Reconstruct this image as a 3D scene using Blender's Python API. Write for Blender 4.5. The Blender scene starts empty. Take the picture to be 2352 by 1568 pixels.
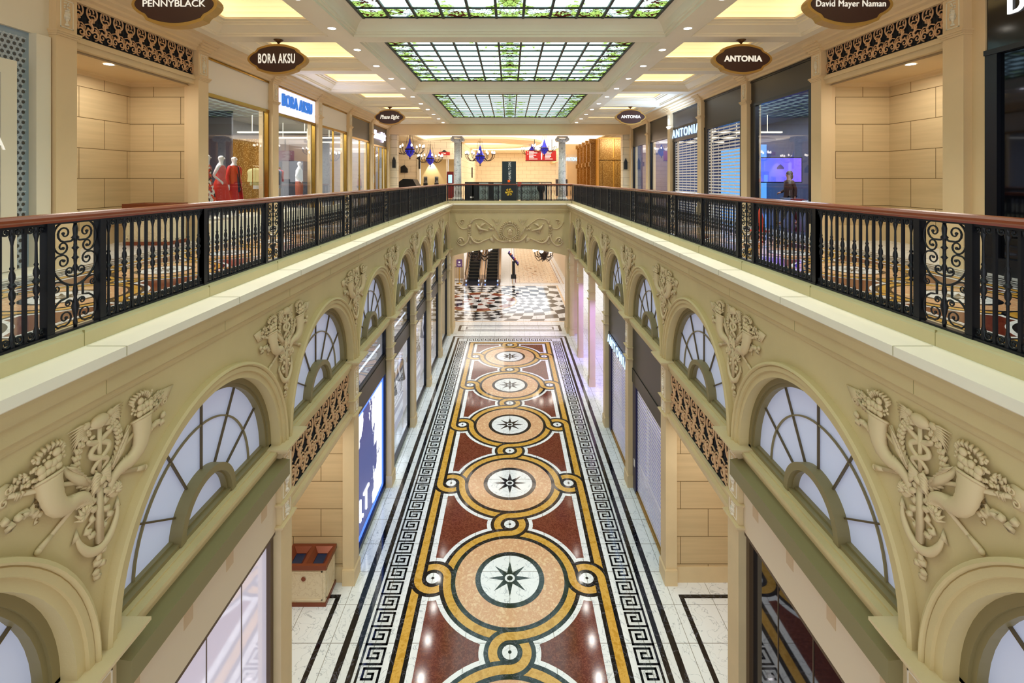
import bpy, bmesh, math, random
from mathutils import Vector, Matrix
random.seed(7)
PI=math.pi; sin=math.sin; cos=math.cos
sc=bpy.context.scene
# ---------------- camera, world, lights, exposure ----------------
F=1132.0; H=9.32
cam=bpy.data.cameras.new('camera'); cam.sensor_width=36; cam.lens=F/2352*36
cam.shift_x=(1176-1171)/2352; cam.shift_y=-(784-411)/2352; cam.clip_start=.05; cam.clip_end=300
co=bpy.data.objects.new('camera',cam); sc.collection.objects.link(co)
co.location=(0,0,H); co.rotation_euler=(PI/2,0,0); sc.camera=co
w=bpy.data.worlds.new('world'); sc.world=w; w.use_nodes=True
w.node_tree.nodes['Background'].inputs[0].default_value=(.93,.96,1,1)
w.node_tree.nodes['Background'].inputs[1].default_value=.9
sc.view_settings.view_transform='Standard'; sc.view_settings.look='None'
sc.view_settings.exposure=0.66; sc.view_settings.gamma=1; sc.view_settings.use_curve_mapping=False
sc.cycles.max_bounces=6; sc.cycles.diffuse_bounces=4; sc.cycles.glossy_bounces=3; sc.cycles.transmission_bounces=4
sc.cycles.transparent_max_bounces=10; sc.cycles.caustics_reflective=False; sc.cycles.caustics_refractive=False
sc.cycles.sample_clamp_indirect=4; sc.cycles.use_denoising=True
sc.cycles.use_adaptive_sampling=True; sc.cycles.adaptive_threshold=.03
SKY=2.1; COVE=3.2; FAN=.17; DOWN=120
def area(name,loc,sx,sy,power,col,rot=(0,0,0)):
    l=bpy.data.lights.new(name,'AREA'); l.shape='RECTANGLE'; l.size=sx; l.size_y=sy; l.energy=power; l.color=col
    o=bpy.data.objects.new(name,l); sc.collection.objects.link(o); o.location=loc; o.rotation_euler=rot; return o
area('lobby_fill_light',(0,39,7.1),14,12,380,(1,.97,.92))  # unseen area lamps added under the slab and ceiling to light the lobby
area('lobby_fill_light',(0,60,7.1),16,18,620,(1,.94,.88))
area('lobby_fill_light',(0,36.5,12.1),9,5,120,(1,.97,.92)); area('lobby_fill_light',(1,48,12.1),8,8,160,(1,.97,.92))
for s in (-1,1):
    area('alcove_light',(s*4.6,9.7,3.75),1.2,2.4,26,(1,.97,.93))
    area('alcove_light',(s*8.0,9.9,11.5),.8,1.6,22,(1,.95,.86))
# ---------------- helpers ----------------
def lin(c):
    if isinstance(c,str): c=tuple(int(c[i:i+2],16) for i in (0,2,4))
    return tuple((x/255/12.92 if x<=10 else ((x/255+.055)/1.055)**2.4) for x in c)+(1,)
MATS={}
def mat(n,c,r=.6,m=0,e=0,ec=None,noise=0,ns=6,bump=0,bs=40,spec=.5):
    if n in MATS: return MATS[n]
    M=bpy.data.materials.new(n); M.use_nodes=True; nt=M.node_tree; P=nt.nodes['Principled BSDF']
    col=lin(c); P.inputs['Base Color'].default_value=col; P.inputs['Roughness'].default_value=r; P.inputs['Metallic'].default_value=m
    P.inputs['Specular IOR Level'].default_value=spec
    if e: P.inputs['Emission Color'].default_value=lin(ec) if ec else col; P.inputs['Emission Strength'].default_value=e
    if noise or bump:
        g=nt.nodes.new('ShaderNodeNewGeometry')
    if noise:
        t=nt.nodes.new('ShaderNodeTexNoise'); t.inputs['Scale'].default_value=ns; t.inputs['Detail'].default_value=6
        nt.links.new(g.outputs['Position'],t.inputs['Vector'])
        x=nt.nodes.new('ShaderNodeValToRGB'); x.color_ramp.elements[0].position=.3; x.color_ramp.elements[1].position=.7
        x.color_ramp.elements[0].color=tuple(v*(1-noise) for v in col[:3])+(1,); x.color_ramp.elements[1].color=tuple(min(1,v*(1+noise*.6)) for v in col[:3])+(1,)
        nt.links.new(t.outputs[0],x.inputs[0]); nt.links.new(x.outputs[0],P.inputs['Base Color'])
    if bump:
        t=nt.nodes.new('ShaderNodeTexNoise'); t.inputs['Scale'].default_value=bs; nt.links.new(g.outputs['Position'],t.inputs['Vector'])
        b=nt.nodes.new('ShaderNodeBump'); b.inputs['Strength'].default_value=bump; b.inputs['Distance'].default_value=.01
        nt.links.new(t.outputs[0],b.inputs['Height']); nt.links.new(b.outputs[0],P.inputs['Normal'])
    MATS[n]=M; return M
def N(nt,t,**k):
    n=nt.nodes.new('ShaderNode'+t)
    for a,b in k.items(): setattr(n,a,b)
    return n
def marble(n,base,vein,r=.12,scale=1.5,tile=0,amt=.08,joint='8a8880'):
    M=mat(n,base,r); nt=M.node_tree; P=nt.nodes['Principled BSDF']; L=nt.links.new
    g=N(nt,'NewGeometry'); no=N(nt,'TexNoise'); no.inputs['Scale'].default_value=scale; no.inputs['Detail'].default_value=8; no.inputs['Distortion'].default_value=1.6 if scale<4 else .35; no.inputs['Roughness'].default_value=.5 if scale<4 else .72
    L(g.outputs['Position'],no.inputs['Vector'])
    s=N(nt,'Math',operation='SUBTRACT'); s.inputs[1].default_value=.5; L(no.outputs[0],s.inputs[0])
    a=N(nt,'Math',operation='ABSOLUTE'); L(s.outputs[0],a.inputs[0])
    x=N(nt,'ValToRGB'); x.color_ramp.elements[0].position=0; x.color_ramp.elements[1].position=amt
    x.color_ramp.elements[0].color=lin(vein); x.color_ramp.elements[1].color=lin(base); L(a.outputs[0],x.inputs[0])
    out=x.outputs[0]
    if tile:
        b=N(nt,'TexBrick'); b.offset=0; b.inputs['Scale'].default_value=1; b.inputs['Brick Width'].default_value=tile; b.inputs['Row Height'].default_value=tile
        b.inputs['Mortar Size'].default_value=.006; b.inputs['Mortar Smooth'].default_value=0; b.inputs['Mortar'].default_value=lin(joint)
        L(g.outputs['Position'],b.inputs['Vector']); L(out,b.inputs['Color1']); L(out,b.inputs['Color2']); out=b.outputs[0]
    L(out,P.inputs['Base Color']); return M
def blocks(n,c,row,wd,z0,mortar,msz=.014):
    M=mat(n,c,.65); nt=M.node_tree; P=nt.nodes['Principled BSDF']; L=nt.links.new
    g=N(nt,'NewGeometry'); sp=N(nt,'SeparateXYZ'); L(g.outputs['Position'],sp.inputs[0])
    ad=N(nt,'Math',operation='ADD'); L(sp.outputs[0],ad.inputs[0]); L(sp.outputs[1],ad.inputs[1])
    sb=N(nt,'Math',operation='SUBTRACT'); L(sp.outputs[2],sb.inputs[0]); sb.inputs[1].default_value=z0
    cb=N(nt,'CombineXYZ'); L(ad.outputs[0],cb.inputs[0]); L(sb.outputs[0],cb.inputs[1])
    st=N(nt,'Mapping'); st.inputs['Scale'].default_value=(.6,.6,14); no=N(nt,'TexNoise'); no.inputs['Scale'].default_value=1; no.inputs['Detail'].default_value=5
    L(g.outputs['Position'],st.inputs[0]); L(st.outputs[0],no.inputs['Vector'])
    x=N(nt,'ValToRGB'); c0=lin(c); x.color_ramp.elements[0].position=.35; x.color_ramp.elements[1].position=.65
    x.color_ramp.elements[0].color=tuple(v*.92 for v in c0[:3])+(1,); x.color_ramp.elements[1].color=tuple(v*1.03 for v in c0[:3])+(1,); L(no.outputs[0],x.inputs[0])
    b=N(nt,'TexBrick'); b.offset=.5; b.inputs['Scale'].default_value=1; b.inputs['Brick Width'].default_value=wd; b.inputs['Row Height'].default_value=row
    b.inputs['Mortar Size'].default_value=msz*.5; b.inputs['Mortar Smooth'].default_value=0; b.inputs['Mortar'].default_value=lin(mortar)
    L(cb.outputs[0],b.inputs['Vector']); L(x.outputs[0],b.inputs['Color1']); L(x.outputs[0],b.inputs['Color2']); L(b.outputs[0],P.inputs['Base Color'])
    bp=N(nt,'Bump'); bp.inputs['Strength'].default_value=.6; bp.inputs['Distance'].default_value=.01; bp.invert=True
    L(b.outputs['Fac'],bp.inputs['Height']); L(bp.outputs[0],P.inputs['Normal']); return M
def emis(n,c,s):
    if n in MATS: return MATS[n]
    M=bpy.data.materials.new(n); M.use_nodes=True; nt=M.node_tree; nt.nodes.clear()
    e=N(nt,'Emission'); e.inputs[0].default_value=lin(c); e.inputs[1].default_value=s; o=N(nt,'OutputMaterial'); nt.links.new(e.outputs[0],o.inputs[0]); MATS[n]=M; return M
def glass(n,c='ffffff',refl=.12,r=.02):
    M=bpy.data.materials.new(n); M.use_nodes=True; nt=M.node_tree; nt.nodes.clear(); L=nt.links.new
    t=N(nt,'BsdfTransparent'); t.inputs[0].default_value=lin(c); g=N(nt,'BsdfGlossy'); g.inputs['Roughness'].default_value=r; g.inputs[0].default_value=(1,1,1,1)
    f=N(nt,'LayerWeight'); f.inputs[0].default_value=.5; p5=N(nt,'Math',operation='POWER'); p5.inputs[1].default_value=5; L(f.outputs['Facing'],p5.inputs[0]); a=N(nt,'Math',operation='MULTIPLY_ADD'); a.inputs[1].default_value=.85; a.inputs[2].default_value=refl; L(p5.outputs[0],a.inputs[0])
    m=N(nt,'MixShader'); L(a.outputs[0],m.inputs[0]); L(t.outputs[0],m.inputs[1]); L(g.outputs[0],m.inputs[2]); o=N(nt,'OutputMaterial'); L(m.outputs[0],o.inputs[0]); MATS[n]=M; return M

class MB:
    def __init__(s): s.v=[];s.f=[];s.m=[];s.sm=[];s.mi=0;s.smooth=False;s.X=None;s.uv=None
    def add(s,vs,fs):
        o=len(s.v)
        if s.X: vs=[s.X(*p) for p in vs]
        s.v+=vs; s.f+=[tuple(i+o for i in f) for f in fs]; s.m+=[s.mi]*len(fs); s.sm+=[s.smooth]*len(fs); return s
    def box(s,x0,x1,y0,y1,z0,z1):
        return s.add([(x0,y0,z0),(x1,y0,z0),(x1,y1,z0),(x0,y1,z0),(x0,y0,z1),(x1,y0,z1),(x1,y1,z1),(x0,y1,z1)],
          [(0,3,2,1),(4,5,6,7),(0,1,5,4),(1,2,6,5),(2,3,7,6),(3,0,4,7)])
    def quad(s,a,b,c,d): return s.add([a,b,c,d],[(0,1,2,3)])
    def poly(s,pts): return s.add(list(pts),[tuple(range(len(pts)))])
    def prism(s,pts,ax,a,b):
        f={'x':lambda p,t:(t,p[0],p[1]),'y':lambda p,t:(p[0],t,p[1]),'z':lambda p,t:(p[0],p[1],t)}[ax]
        n=len(pts); vs=[f(p,a) for p in pts]+[f(p,b) for p in pts]
        return s.add(vs,[tuple(range(n-1,-1,-1)),tuple(range(n,2*n))]+[(i,(i+1)%n,n+(i+1)%n,n+i) for i in range(n)])
    def lathe(s,prof,c=(0,0,0),n=12,ax='z',cap=True):
        vs=[];k=len(prof)
        for r,z in prof:
            for i in range(n):
                t=2*PI*i/n; a,b=r*cos(t),r*sin(t)
                vs.append((c[0]+a,c[1]+b,c[2]+z) if ax=='z' else ((c[0]+a,c[1]+z,c[2]+b) if ax=='y' else (c[0]+z,c[1]+a,c[2]+b)))
        fs=[(j*n+i,j*n+(i+1)%n,(j+1)*n+(i+1)%n,(j+1)*n+i) for j in range(k-1) for i in range(n)]
        if cap: fs+=[tuple(range(n-1,-1,-1)),tuple(range((k-1)*n,k*n))]
        return s.add(vs,fs)
    def tube(s,P,r,n=6,flat=1,cap=True,up=None):
        P=[Vector(p) for p in P]; k=len(P); R=r if isinstance(r,(list,tuple)) else [r]*k
        T=[(P[min(i+1,k-1)]-P[max(i-1,0)]).normalized() for i in range(k)]
        u=Vector(up) if up else (Vector((0,0,1)) if abs(T[0].z)<.9 else Vector((1,0,0))); vs=[]
        for i in range(k):
            u=(u-T[i]*u.dot(T[i]))
            u=u.normalized() if u.length>1e-6 else T[i].orthogonal().normalized()
            w2=T[i].cross(u)
            for j in range(n):
                t=2*PI*(j+.5)/n; q=P[i]+u*(R[i]*cos(t)*flat)+w2*(R[i]*sin(t)); vs.append(tuple(q))
        fs=[(i*n+j,i*n+(j+1)%n,(i+1)*n+(j+1)%n,(i+1)*n+j) for i in range(k-1) for j in range(n)]
        if cap: fs+=[tuple(range(n-1,-1,-1)),tuple(range((k-1)*n,k*n))]
        return s.add(vs,fs)
    def blob(s,c,r,n=8,m=5):
        if not isinstance(r,(list,tuple)): r=(r,r,r)
        vs=[(c[0],c[1],c[2]-r[2])]
        for j in range(1,m):
            p=PI*j/m
            for i in range(n):
                t=2*PI*i/n; vs.append((c[0]+r[0]*sin(p)*cos(t),c[1]+r[1]*sin(p)*sin(t),c[2]-r[2]*cos(p)))
        vs.append((c[0],c[1],c[2]+r[2])); fs=[(0,1+(i+1)%n,1+i) for i in range(n)]
        fs+=[(1+(j*n)+i,1+j*n+(i+1)%n,1+(j+1)*n+(i+1)%n,1+(j+1)*n+i) for j in range(m-2) for i in range(n)]
        L=len(vs)-1; fs+=[(L,1+(m-2)*n+i,1+(m-2)*n+(i+1)%n) for i in range(n)]
        return s.add(vs,fs)
    def rings(s,x0,x1,y0,y1,prof,cap=False):   # stepped rectangular coffer
        vs=[]
        for i,z in prof: vs+=[(x0+i,y0+i,z),(x1-i,y0+i,z),(x1-i,y1-i,z),(x0+i,y1-i,z)]
        fs=[(4*j+k,4*j+(k+1)%4,4*j+4+(k+1)%4,4*j+4+k) for j in range(len(prof)-1) for k in range(4)]
        if cap: j=4*(len(prof)-1); fs.append((j,j+1,j+2,j+3))
        return s.add(vs,fs)
    def build(s,name,mats,parent=None,loc=None,rot=None,fix=True,**tags):
        me=bpy.data.meshes.new(name); me.from_pydata(s.v,[],s.f)
        for m in (mats if isinstance(mats,(list,tuple)) else [mats]): me.materials.append(m)
        me.polygons.foreach_set('material_index',s.m); me.polygons.foreach_set('use_smooth',s.sm)
        if fix:
            b=bmesh.new(); b.from_mesh(me); bmesh.ops.recalc_face_normals(b,faces=b.faces); b.to_mesh(me); b.free()
        me.update(); return link(name,me,parent,loc,rot,**tags)
def link(name,me,parent=None,loc=None,rot=None,**tags):
    o=bpy.data.objects.new(name,me); sc.collection.objects.link(o)
    if parent: o.parent=parent
    if loc: o.location=loc
    if rot: o.rotation_euler=rot
    for k,v in tags.items():
        if v: o[k]=v
    return o
def thing(name,label,category,loc=(0,0,0),rot=(0,0,0),group=None,kind=None):
    return link(name,None,None,loc,rot,label=label,category=category,group=group,kind=kind)
def part(src,parent,loc=None,rot=None):
    o=src.copy(); sc.collection.objects.link(o); o.parent=parent
    if loc is not None: o.location=loc
    if rot is not None: o.rotation_euler=rot
    return o
def dup(root,loc,rot,label):
    r=root.copy(); sc.collection.objects.link(r); r.location=loc; r.rotation_euler=rot; r['label']=label
    for ch in root.children:
        c=ch.copy(); sc.collection.objects.link(c); c.parent=r
        for g in ch.children:
            d=g.copy(); sc.collection.objects.link(d); d.parent=c
    return r
def text(s,size,m,parent,loc,rot,ext=.006,sx=1,bold=0,align='CENTER',name='lettering',sp=1,shear=0):
    c=bpy.data.curves.new(name,'FONT'); c.body=s; c.size=size; c.extrude=ext; c.align_x=align; c.align_y='CENTER'; c.offset=bold; c.space_character=sp; c.shear=shear
    o=bpy.data.objects.new(name,c); sc.collection.objects.link(o)
    me=bpy.data.meshes.new_from_object(o.evaluated_get(bpy.context.evaluated_depsgraph_get())); bpy.data.objects.remove(o); bpy.data.curves.remove(c)
    me.materials.clear(); me.materials.append(m); me.transform(Matrix.Diagonal((sx,1,1,1)))
    return link(name,me,parent,loc,rot)
ORD=['nearest','second','third','fourth','fifth','sixth','seventh','eighth','ninth','tenth','eleventh','twelfth','thirteenth','fourteenth','fifteenth','sixteenth','seventeenth','eighteenth']
SIDE={-1:'left',1:'right'}
YL=lambda k:11.51+3.6*k      # lower pilaster rows
YU=lambda k:11.66+3.6*k      # upper pilaster rows
ZF=7.88                      # upper floor
# ---------------- materials ----------------
stone=mat('plaster_stone','d3bd8c',.7,noise=.07,ns=1.2,bump=.12,bs=60)
stone2=mat('pilaster_stone','ddc59a',.7,noise=.07,ns=1.5,bump=.1,bs=60)
warmst=mat('warm_stone','e2c79b',.65,noise=.05,ns=1.2)
ledge_m=mat('ledge_stone','f6ead6',.5,noise=.04,ns=1.3)
ceil_m=mat('ceiling_plaster','efe4cb',.8,noise=.03,ns=1)
recess_m=mat('recess_plaster','f6eedc',.8)
blk=blocks('block_stone','ceb488',.637,1.28,1.05,'6a5026')
blk2=blocks('lobby_block_stone','eddfc4',.46,.92,.2,'8a6f48',.012)
olive=mat('olive_frame','8b7c54',.5); olive2=mat('olive_sill','968a5c',.5)
iron=mat('black_iron','17181f',.38,.3,noise=.1); wood=mat('mahogany_rail','8a4226',.22)
gold=mat('gilt_plaster','dcb084',.55,0); goldt=mat('gold_metal','b08a3c',.25,.9); copper=mat('copper','84452c',.3,.4)
black=mat('black_matt','0f1014',.5); mesh_m=mat('black_backing','15161c',.8)
dark=mat('dark_panel','2a2724',.35); darkf=mat('dark_frame','12131a',.3,.2)
white=mat('white_paint','eae6dc',.5); cream=mat('cream_panel','e9e0c8',.5)
# ---------------- lower floor ----------------
m_white=marble('white_marble','eef1f4','a4abb4',.08,2.6,.9,.011)
m_blk=marble('black_marble','101014','50505a',.06,3,0,.02); m_gold=marble('gold_marble','c08f2e','d9ab52',.1,5,0,.1)
m_red=marble('red_marble','5f2418','8e4a36',.08,9,0,.03); m_pink=marble('peach_marble','e8c79c','d09a72',.1,7,0,.12)
m_tile=marble('pale_tile','efd9b8','e0b890',.15,2,.9,.08,'c8a884'); m_red2=marble('rust_marble','7a3322','a05a44',.1,6,0,.05)
FM=[m_white,m_blk,m_gold,m_red,m_pink,m_tile,m_red2]
W_,K_,G_,R_,P_,T_,R2_=range(7)
fl=MB()
class Fl:
    def __init__(s,mb,z,sc_=1,cx=0,cy=0,e=.0006): s.mb=mb;s.z=z;s.s=sc_;s.cx=cx;s.cy=cy;s.e=e
    def p(s,x,y,l): return (s.cx+x*s.s,s.cy+y*s.s,s.z+l*s.e)
    def poly(s,pts,m,l): s.mb.mi=m; s.mb.poly([s.p(x,y,l) for x,y in pts])
    def rect(s,x0,x1,y0,y1,m,l): s.poly([(x0,y0),(x1,y0),(x1,y1),(x0,y1)],m,l)
    def arc(s,c,r0,r1,a0,a1,m,l,n=None):
        n=n or max(3,int(abs(a1-a0)/(9 if r1<.8 else 5))); s.mb.mi=m
        vs=[]
        for i in range(n+1):
            t=math.radians(a0+(a1-a0)*i/n); vs+=[s.p(c[0]+r0*cos(t),c[1]+r0*sin(t),l),s.p(c[0]+r1*cos(t),c[1]+r1*sin(t),l)]
        s.mb.add(vs,[(2*i,2*i+1,2*i+3,2*i+2) for i in range(n)])
    def disc(s,c,r,m,l,n=28): s.poly([(c[0]+r*cos(2*PI*i/n),c[1]+r*sin(2*PI*i/n)) for i in range(n)],m,l)
    def frame(s,x0,x1,y0,y1,t,m,l):
        s.rect(x0,x1,y0,y0+t,m,l); s.rect(x0,x1,y1-t,y1,m,l); s.rect(x0,x0+t,y0+t,y1-t,m,l); s.rect(x1-t,x1,y0+t,y1-t,m,l)
G0,BK,WH=.089,.18,.28; RB,RS,XR,XS=1.46,.34,1.80,2.14
def medallion(f,yc,last=False):
    M=(0,yc)
    rings=[(M,RB,0,360)]; sm=[((0,yc+1.8),90),((-XR,yc),0),((XR,yc),0)]
    if not last: pass
    for c,_ in sm: rings.append((c,RS,0,360))
    for c,r,a,b in rings:
        o=.3 if r<1 else 0
        f.arc(c,max(r-WH,.01),r+WH,a,b,W_,1+o); f.arc(c,r-BK,r+BK,a,b,K_,2+o); f.arc(c,r-G0,r+G0,a,b,G_,3+o)
    def over(cb,ab,sb,cs,a_s,ss):   # over patches on big ring then small ring
        f.arc(cb,RB-BK,RB+BK,ab,ab+sb*17,K_,4); f.arc(cs,RS-BK,RS+BK,a_s,a_s+ss*70,K_,4.3)
        f.arc(cb,RB-G0,RB+G0,ab,ab+sb*18,G_,5); f.arc(cs,RS-G0,RS+G0,a_s,a_s+ss*73,G_,5.3)
    over(M,0,1,(XR,yc),180,1); over(M,90,1,(0,yc+1.8),-90,1); over(M,180,1,(-XR,yc),0,1)
    over(M,270,1,(0,yc-1.8),90,1)
    # strips over patches
    for s in (-1,1):
        a=180 if s<0 else 0; c=(s*XR,yc)
        f.arc(c,RS-BK,RS+BK,a,a+70,K_,4.3); f.arc(c,RS-G0,RS+G0,a,a+73,G_,5.3)
        y0,y1=(yc,yc+.4) if s<0 else (yc-.4,yc)
        f.rect(s*XS-BK,s*XS+BK,y0,y1,K_,4.6); f.rect(s*XS-G0,s*XS+G0,y0-.01,y1+.01,G_,5.6)
    for c,_ in sm: f.disc(c,.25,K_,6); f.disc(c,.155,W_,7,16); f.disc(c,.036,K_,8,10)
    f.arc(M,1.268,1.30,0,360,K_,6); f.disc(M,1.268,P_,6,56); f.disc(M,.805,K_,7,40); f.disc(M,.685,W_,8,40)
    for i in range(8):
        t=PI*i/4; f.poly([(.51*cos(t),yc+.51*sin(t)),(.17*cos(t+PI/8),yc+.17*sin(t+PI/8)),(0,yc),(.17*cos(t-PI/8),yc+.17*sin(t-PI/8))],K_,9)
    f.disc(M,.118,W_,10,16); f.disc(M,.07,K_,11,14)
def carpet(f,y0,y1,centres,key=True,lines=True):
    """guilloche carpet; y0..y1 are the inner ends (strip centre lines)"""
    for s in (-1,1):
        f.rect(*sorted((s*(XS-.32),s*(XS+BK))),y0-BK,y1+BK,W_,1) if 0 else None
    f.rect(-1.82,1.82,y0+.3,y1-.3,R_,0.5)
    for c in centres: medallion(f,c)
    for s in (-1,1):
        f.rect(s*XS-BK,s*XS+BK,y0-BK,y1+BK,K_,2.6); f.rect(s*XS-G0,s*XS+G0,y0-G0,y1+G0,G_,3.6)
    for y in (y0,y1): f.rect(-XS,XS,y-BK,y+BK,K_,2.8); f.rect(-XS,XS,y-G0,y+G0,G_,3.8)
    if lines:
        for d,t in ((2.95,.11),(3.21,.13)):
            e=d-XS; f.frame(-d-t,d+t,y0-e-t,y1+e+t,t,K_,2)
    if key:
        u=.0478
        path=[(0,0),(0,8.4),(6.6,8.4),(6.6,2.1),(2.4,2.1),(2.4,6.1),(4.5,6.1),(4.5,4.3)]
        def stroke(P,fn):
            for a,b in zip(P,P[1:]):
                x0,x1=sorted((a[0],b[0])); z0,z1=sorted((a[1],b[1])); h=.5
                q=[fn(x0-h,z0-h),fn(x1+h,z0-h),fn(x1+h,z1+h),fn(x0-h,z1+h)]; f.poly(q,K_,2)
        L=.4; n=int(round((y1-y0+.62)/L)); L=(y1-y0+.62)/n
        for s in (-1,1):
            for i in range(n):
                yy=y0-.31+i*L; stroke(path,lambda a,b:(s*(2.47+(8.4-b)*u),yy+.02+a*L/8.4)); 
            f.rect(*sorted((s*(2.47+8.4*u-.024),s*(2.47+8.4*u+.024))),y0-.31,y1+.31,K_,2)
        n=11; L2=4.94/n
        for i in range(n):
            for yb,sg in ((y1+.33,1),(y0-.33,-1)):
                stroke(path,lambda a,b:(-2.47+i*L2+.02+a*L2/8.4,yb+sg*(8.4-b)*u))
f=Fl(fl,0)
fl.mi=W_; fl.quad((-14,-3,0),(14,-3,0),(14,32.2,0),(-14,32.2,0)); fl.quad((-14,32.2,0),(14,32.2,0),(14,80,0),(-14,80,0))
carpet(f,YL(-3)-.2,28.05,[YL(k) for k in range(-2,5)])
for s in (-1,1): f.frame(*sorted((s*3.78,s*6.2)),8.9,11.06,.1,K_,2)
f.frame(-3.2,3.2,30.2,31.45,.16,K_,2); f.frame(-2.75,2.75,30.5,31.15,.11,K_,2)
# lobby checker with a sunburst circle
CC=(-2.37,37.6)
def wp(i,j):
    g=math.hypot(i,j) or 1e-6; r=.0976*g**1.7; return (CC[0]+i/g*r,CC[1]+j/g*r)
f.rect(-9,4.0,32.4,43.0,W_,1)
def clip(q,ax,v,sg):
    o=[]
    for a,b in zip(q,q[1:]+q[:1]):
        ia,ib=sg*(a[ax]-v)>=0,sg*(b[ax]-v)>=0
        if ia: o.append(a)
        if ia!=ib: t=(v-a[ax])/(b[ax]-a[ax]); o.append((a[0]+(b[0]-a[0])*t,a[1]+(b[1]-a[1])*t))
    return o
NA=56; da=2*PI/NA
for j in range(0,17):
    for i in range(NA):
        if i%2 or j%2: continue
        q=[(CC[0]+2.85*math.exp((j+dj)*.085)*cos((i+di)*da),CC[1]+2.85*math.exp((j+dj)*.085)*sin((i+di)*da)) for di,dj in ((1,0),(0,1),(-1,0),(0,-1))]
        for ax,v,sg in ((0,-9,1),(0,4.0,-1),(1,32.4,1),(1,43.0,-1)):
            if q: q=clip(q,ax,v,sg)
        if len(q)>2: f.poly(q,K_,2)
f.disc(CC,2.9,G_,3,60); f.disc(CC,2.8,W_,4,60)
f.disc(CC,.75,W_,6,30)
for k in range(12):
    a=k*30
    if k<8: f.arc(CC,2.15,2.8,k*45,k*45+22.5,R2_,5,4); f.arc(CC,1.25,2.15,k*45+22.5,k*45+45,K_,5,4); f.arc(CC,.75,1.25,k*45,k*45+22.5,R2_,5,3)
    t=math.radians(a+7.5); f.poly([(CC[0]+.75*cos(t),CC[1]+.75*sin(t)),(CC[0]+.12*cos(t+.4),CC[1]+.12*sin(t+.4)),CC,(CC[0]+.12*cos(t-.4),CC[1]+.12*sin(t-.4))],R2_ if k%2 else K_,6)
f.frame(-9.2,4.2,32.2,43.2,.16,T_,2)
f.rect(.6,4.4,44.3,70,T_,2); f.frame(.5,4.5,44.2,70.1,.06,R2_,3); f.frame(0.2,4.8,43.9,70.4,.05,G_,3)
for i in range(9):
    for j in range(30):
        x=.9+i*.42; y=44.8+j*.8+(i%2)*.4; f.rect(x-.05,x+.05,y-.05,y+.05,K_,4)
random.seed(3)
for k in range(26):
    x=1.5+random.random()*1.3; y=47+random.random()*6; f.disc((x,y),.1+.1*random.random(),P_,3.5,8)
fl.build('floor',FM,fix=False,kind='structure')
# ---------------- upper floor slab ----------------
for s in (-1,1):
    ub=MB(); ub.mi=W_; X0,X1=sorted((s*3.8,s*13.5)); ub.box(X0,X1,-3,31,7.55,ZF)
    g=Fl(ub,ZF+.0006,.5,s*5.45,0)
    carpet(g,-1.0,55.6,[2*(2.4+1.8*j)-0 for j in range(0,15)],key=True)
    ub.build('floor_upper_'+SIDE[s],FM,fix=False,kind='structure')
ub=MB(); ub.mi=T_; ub.box(-14,14,31,62,7.55,ZF); ub.box(-3.8,3.8,29.84,31,7.55,ZF)
ub.build('floor_lobby_upper',FM,fix=False,kind='structure')
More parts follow.
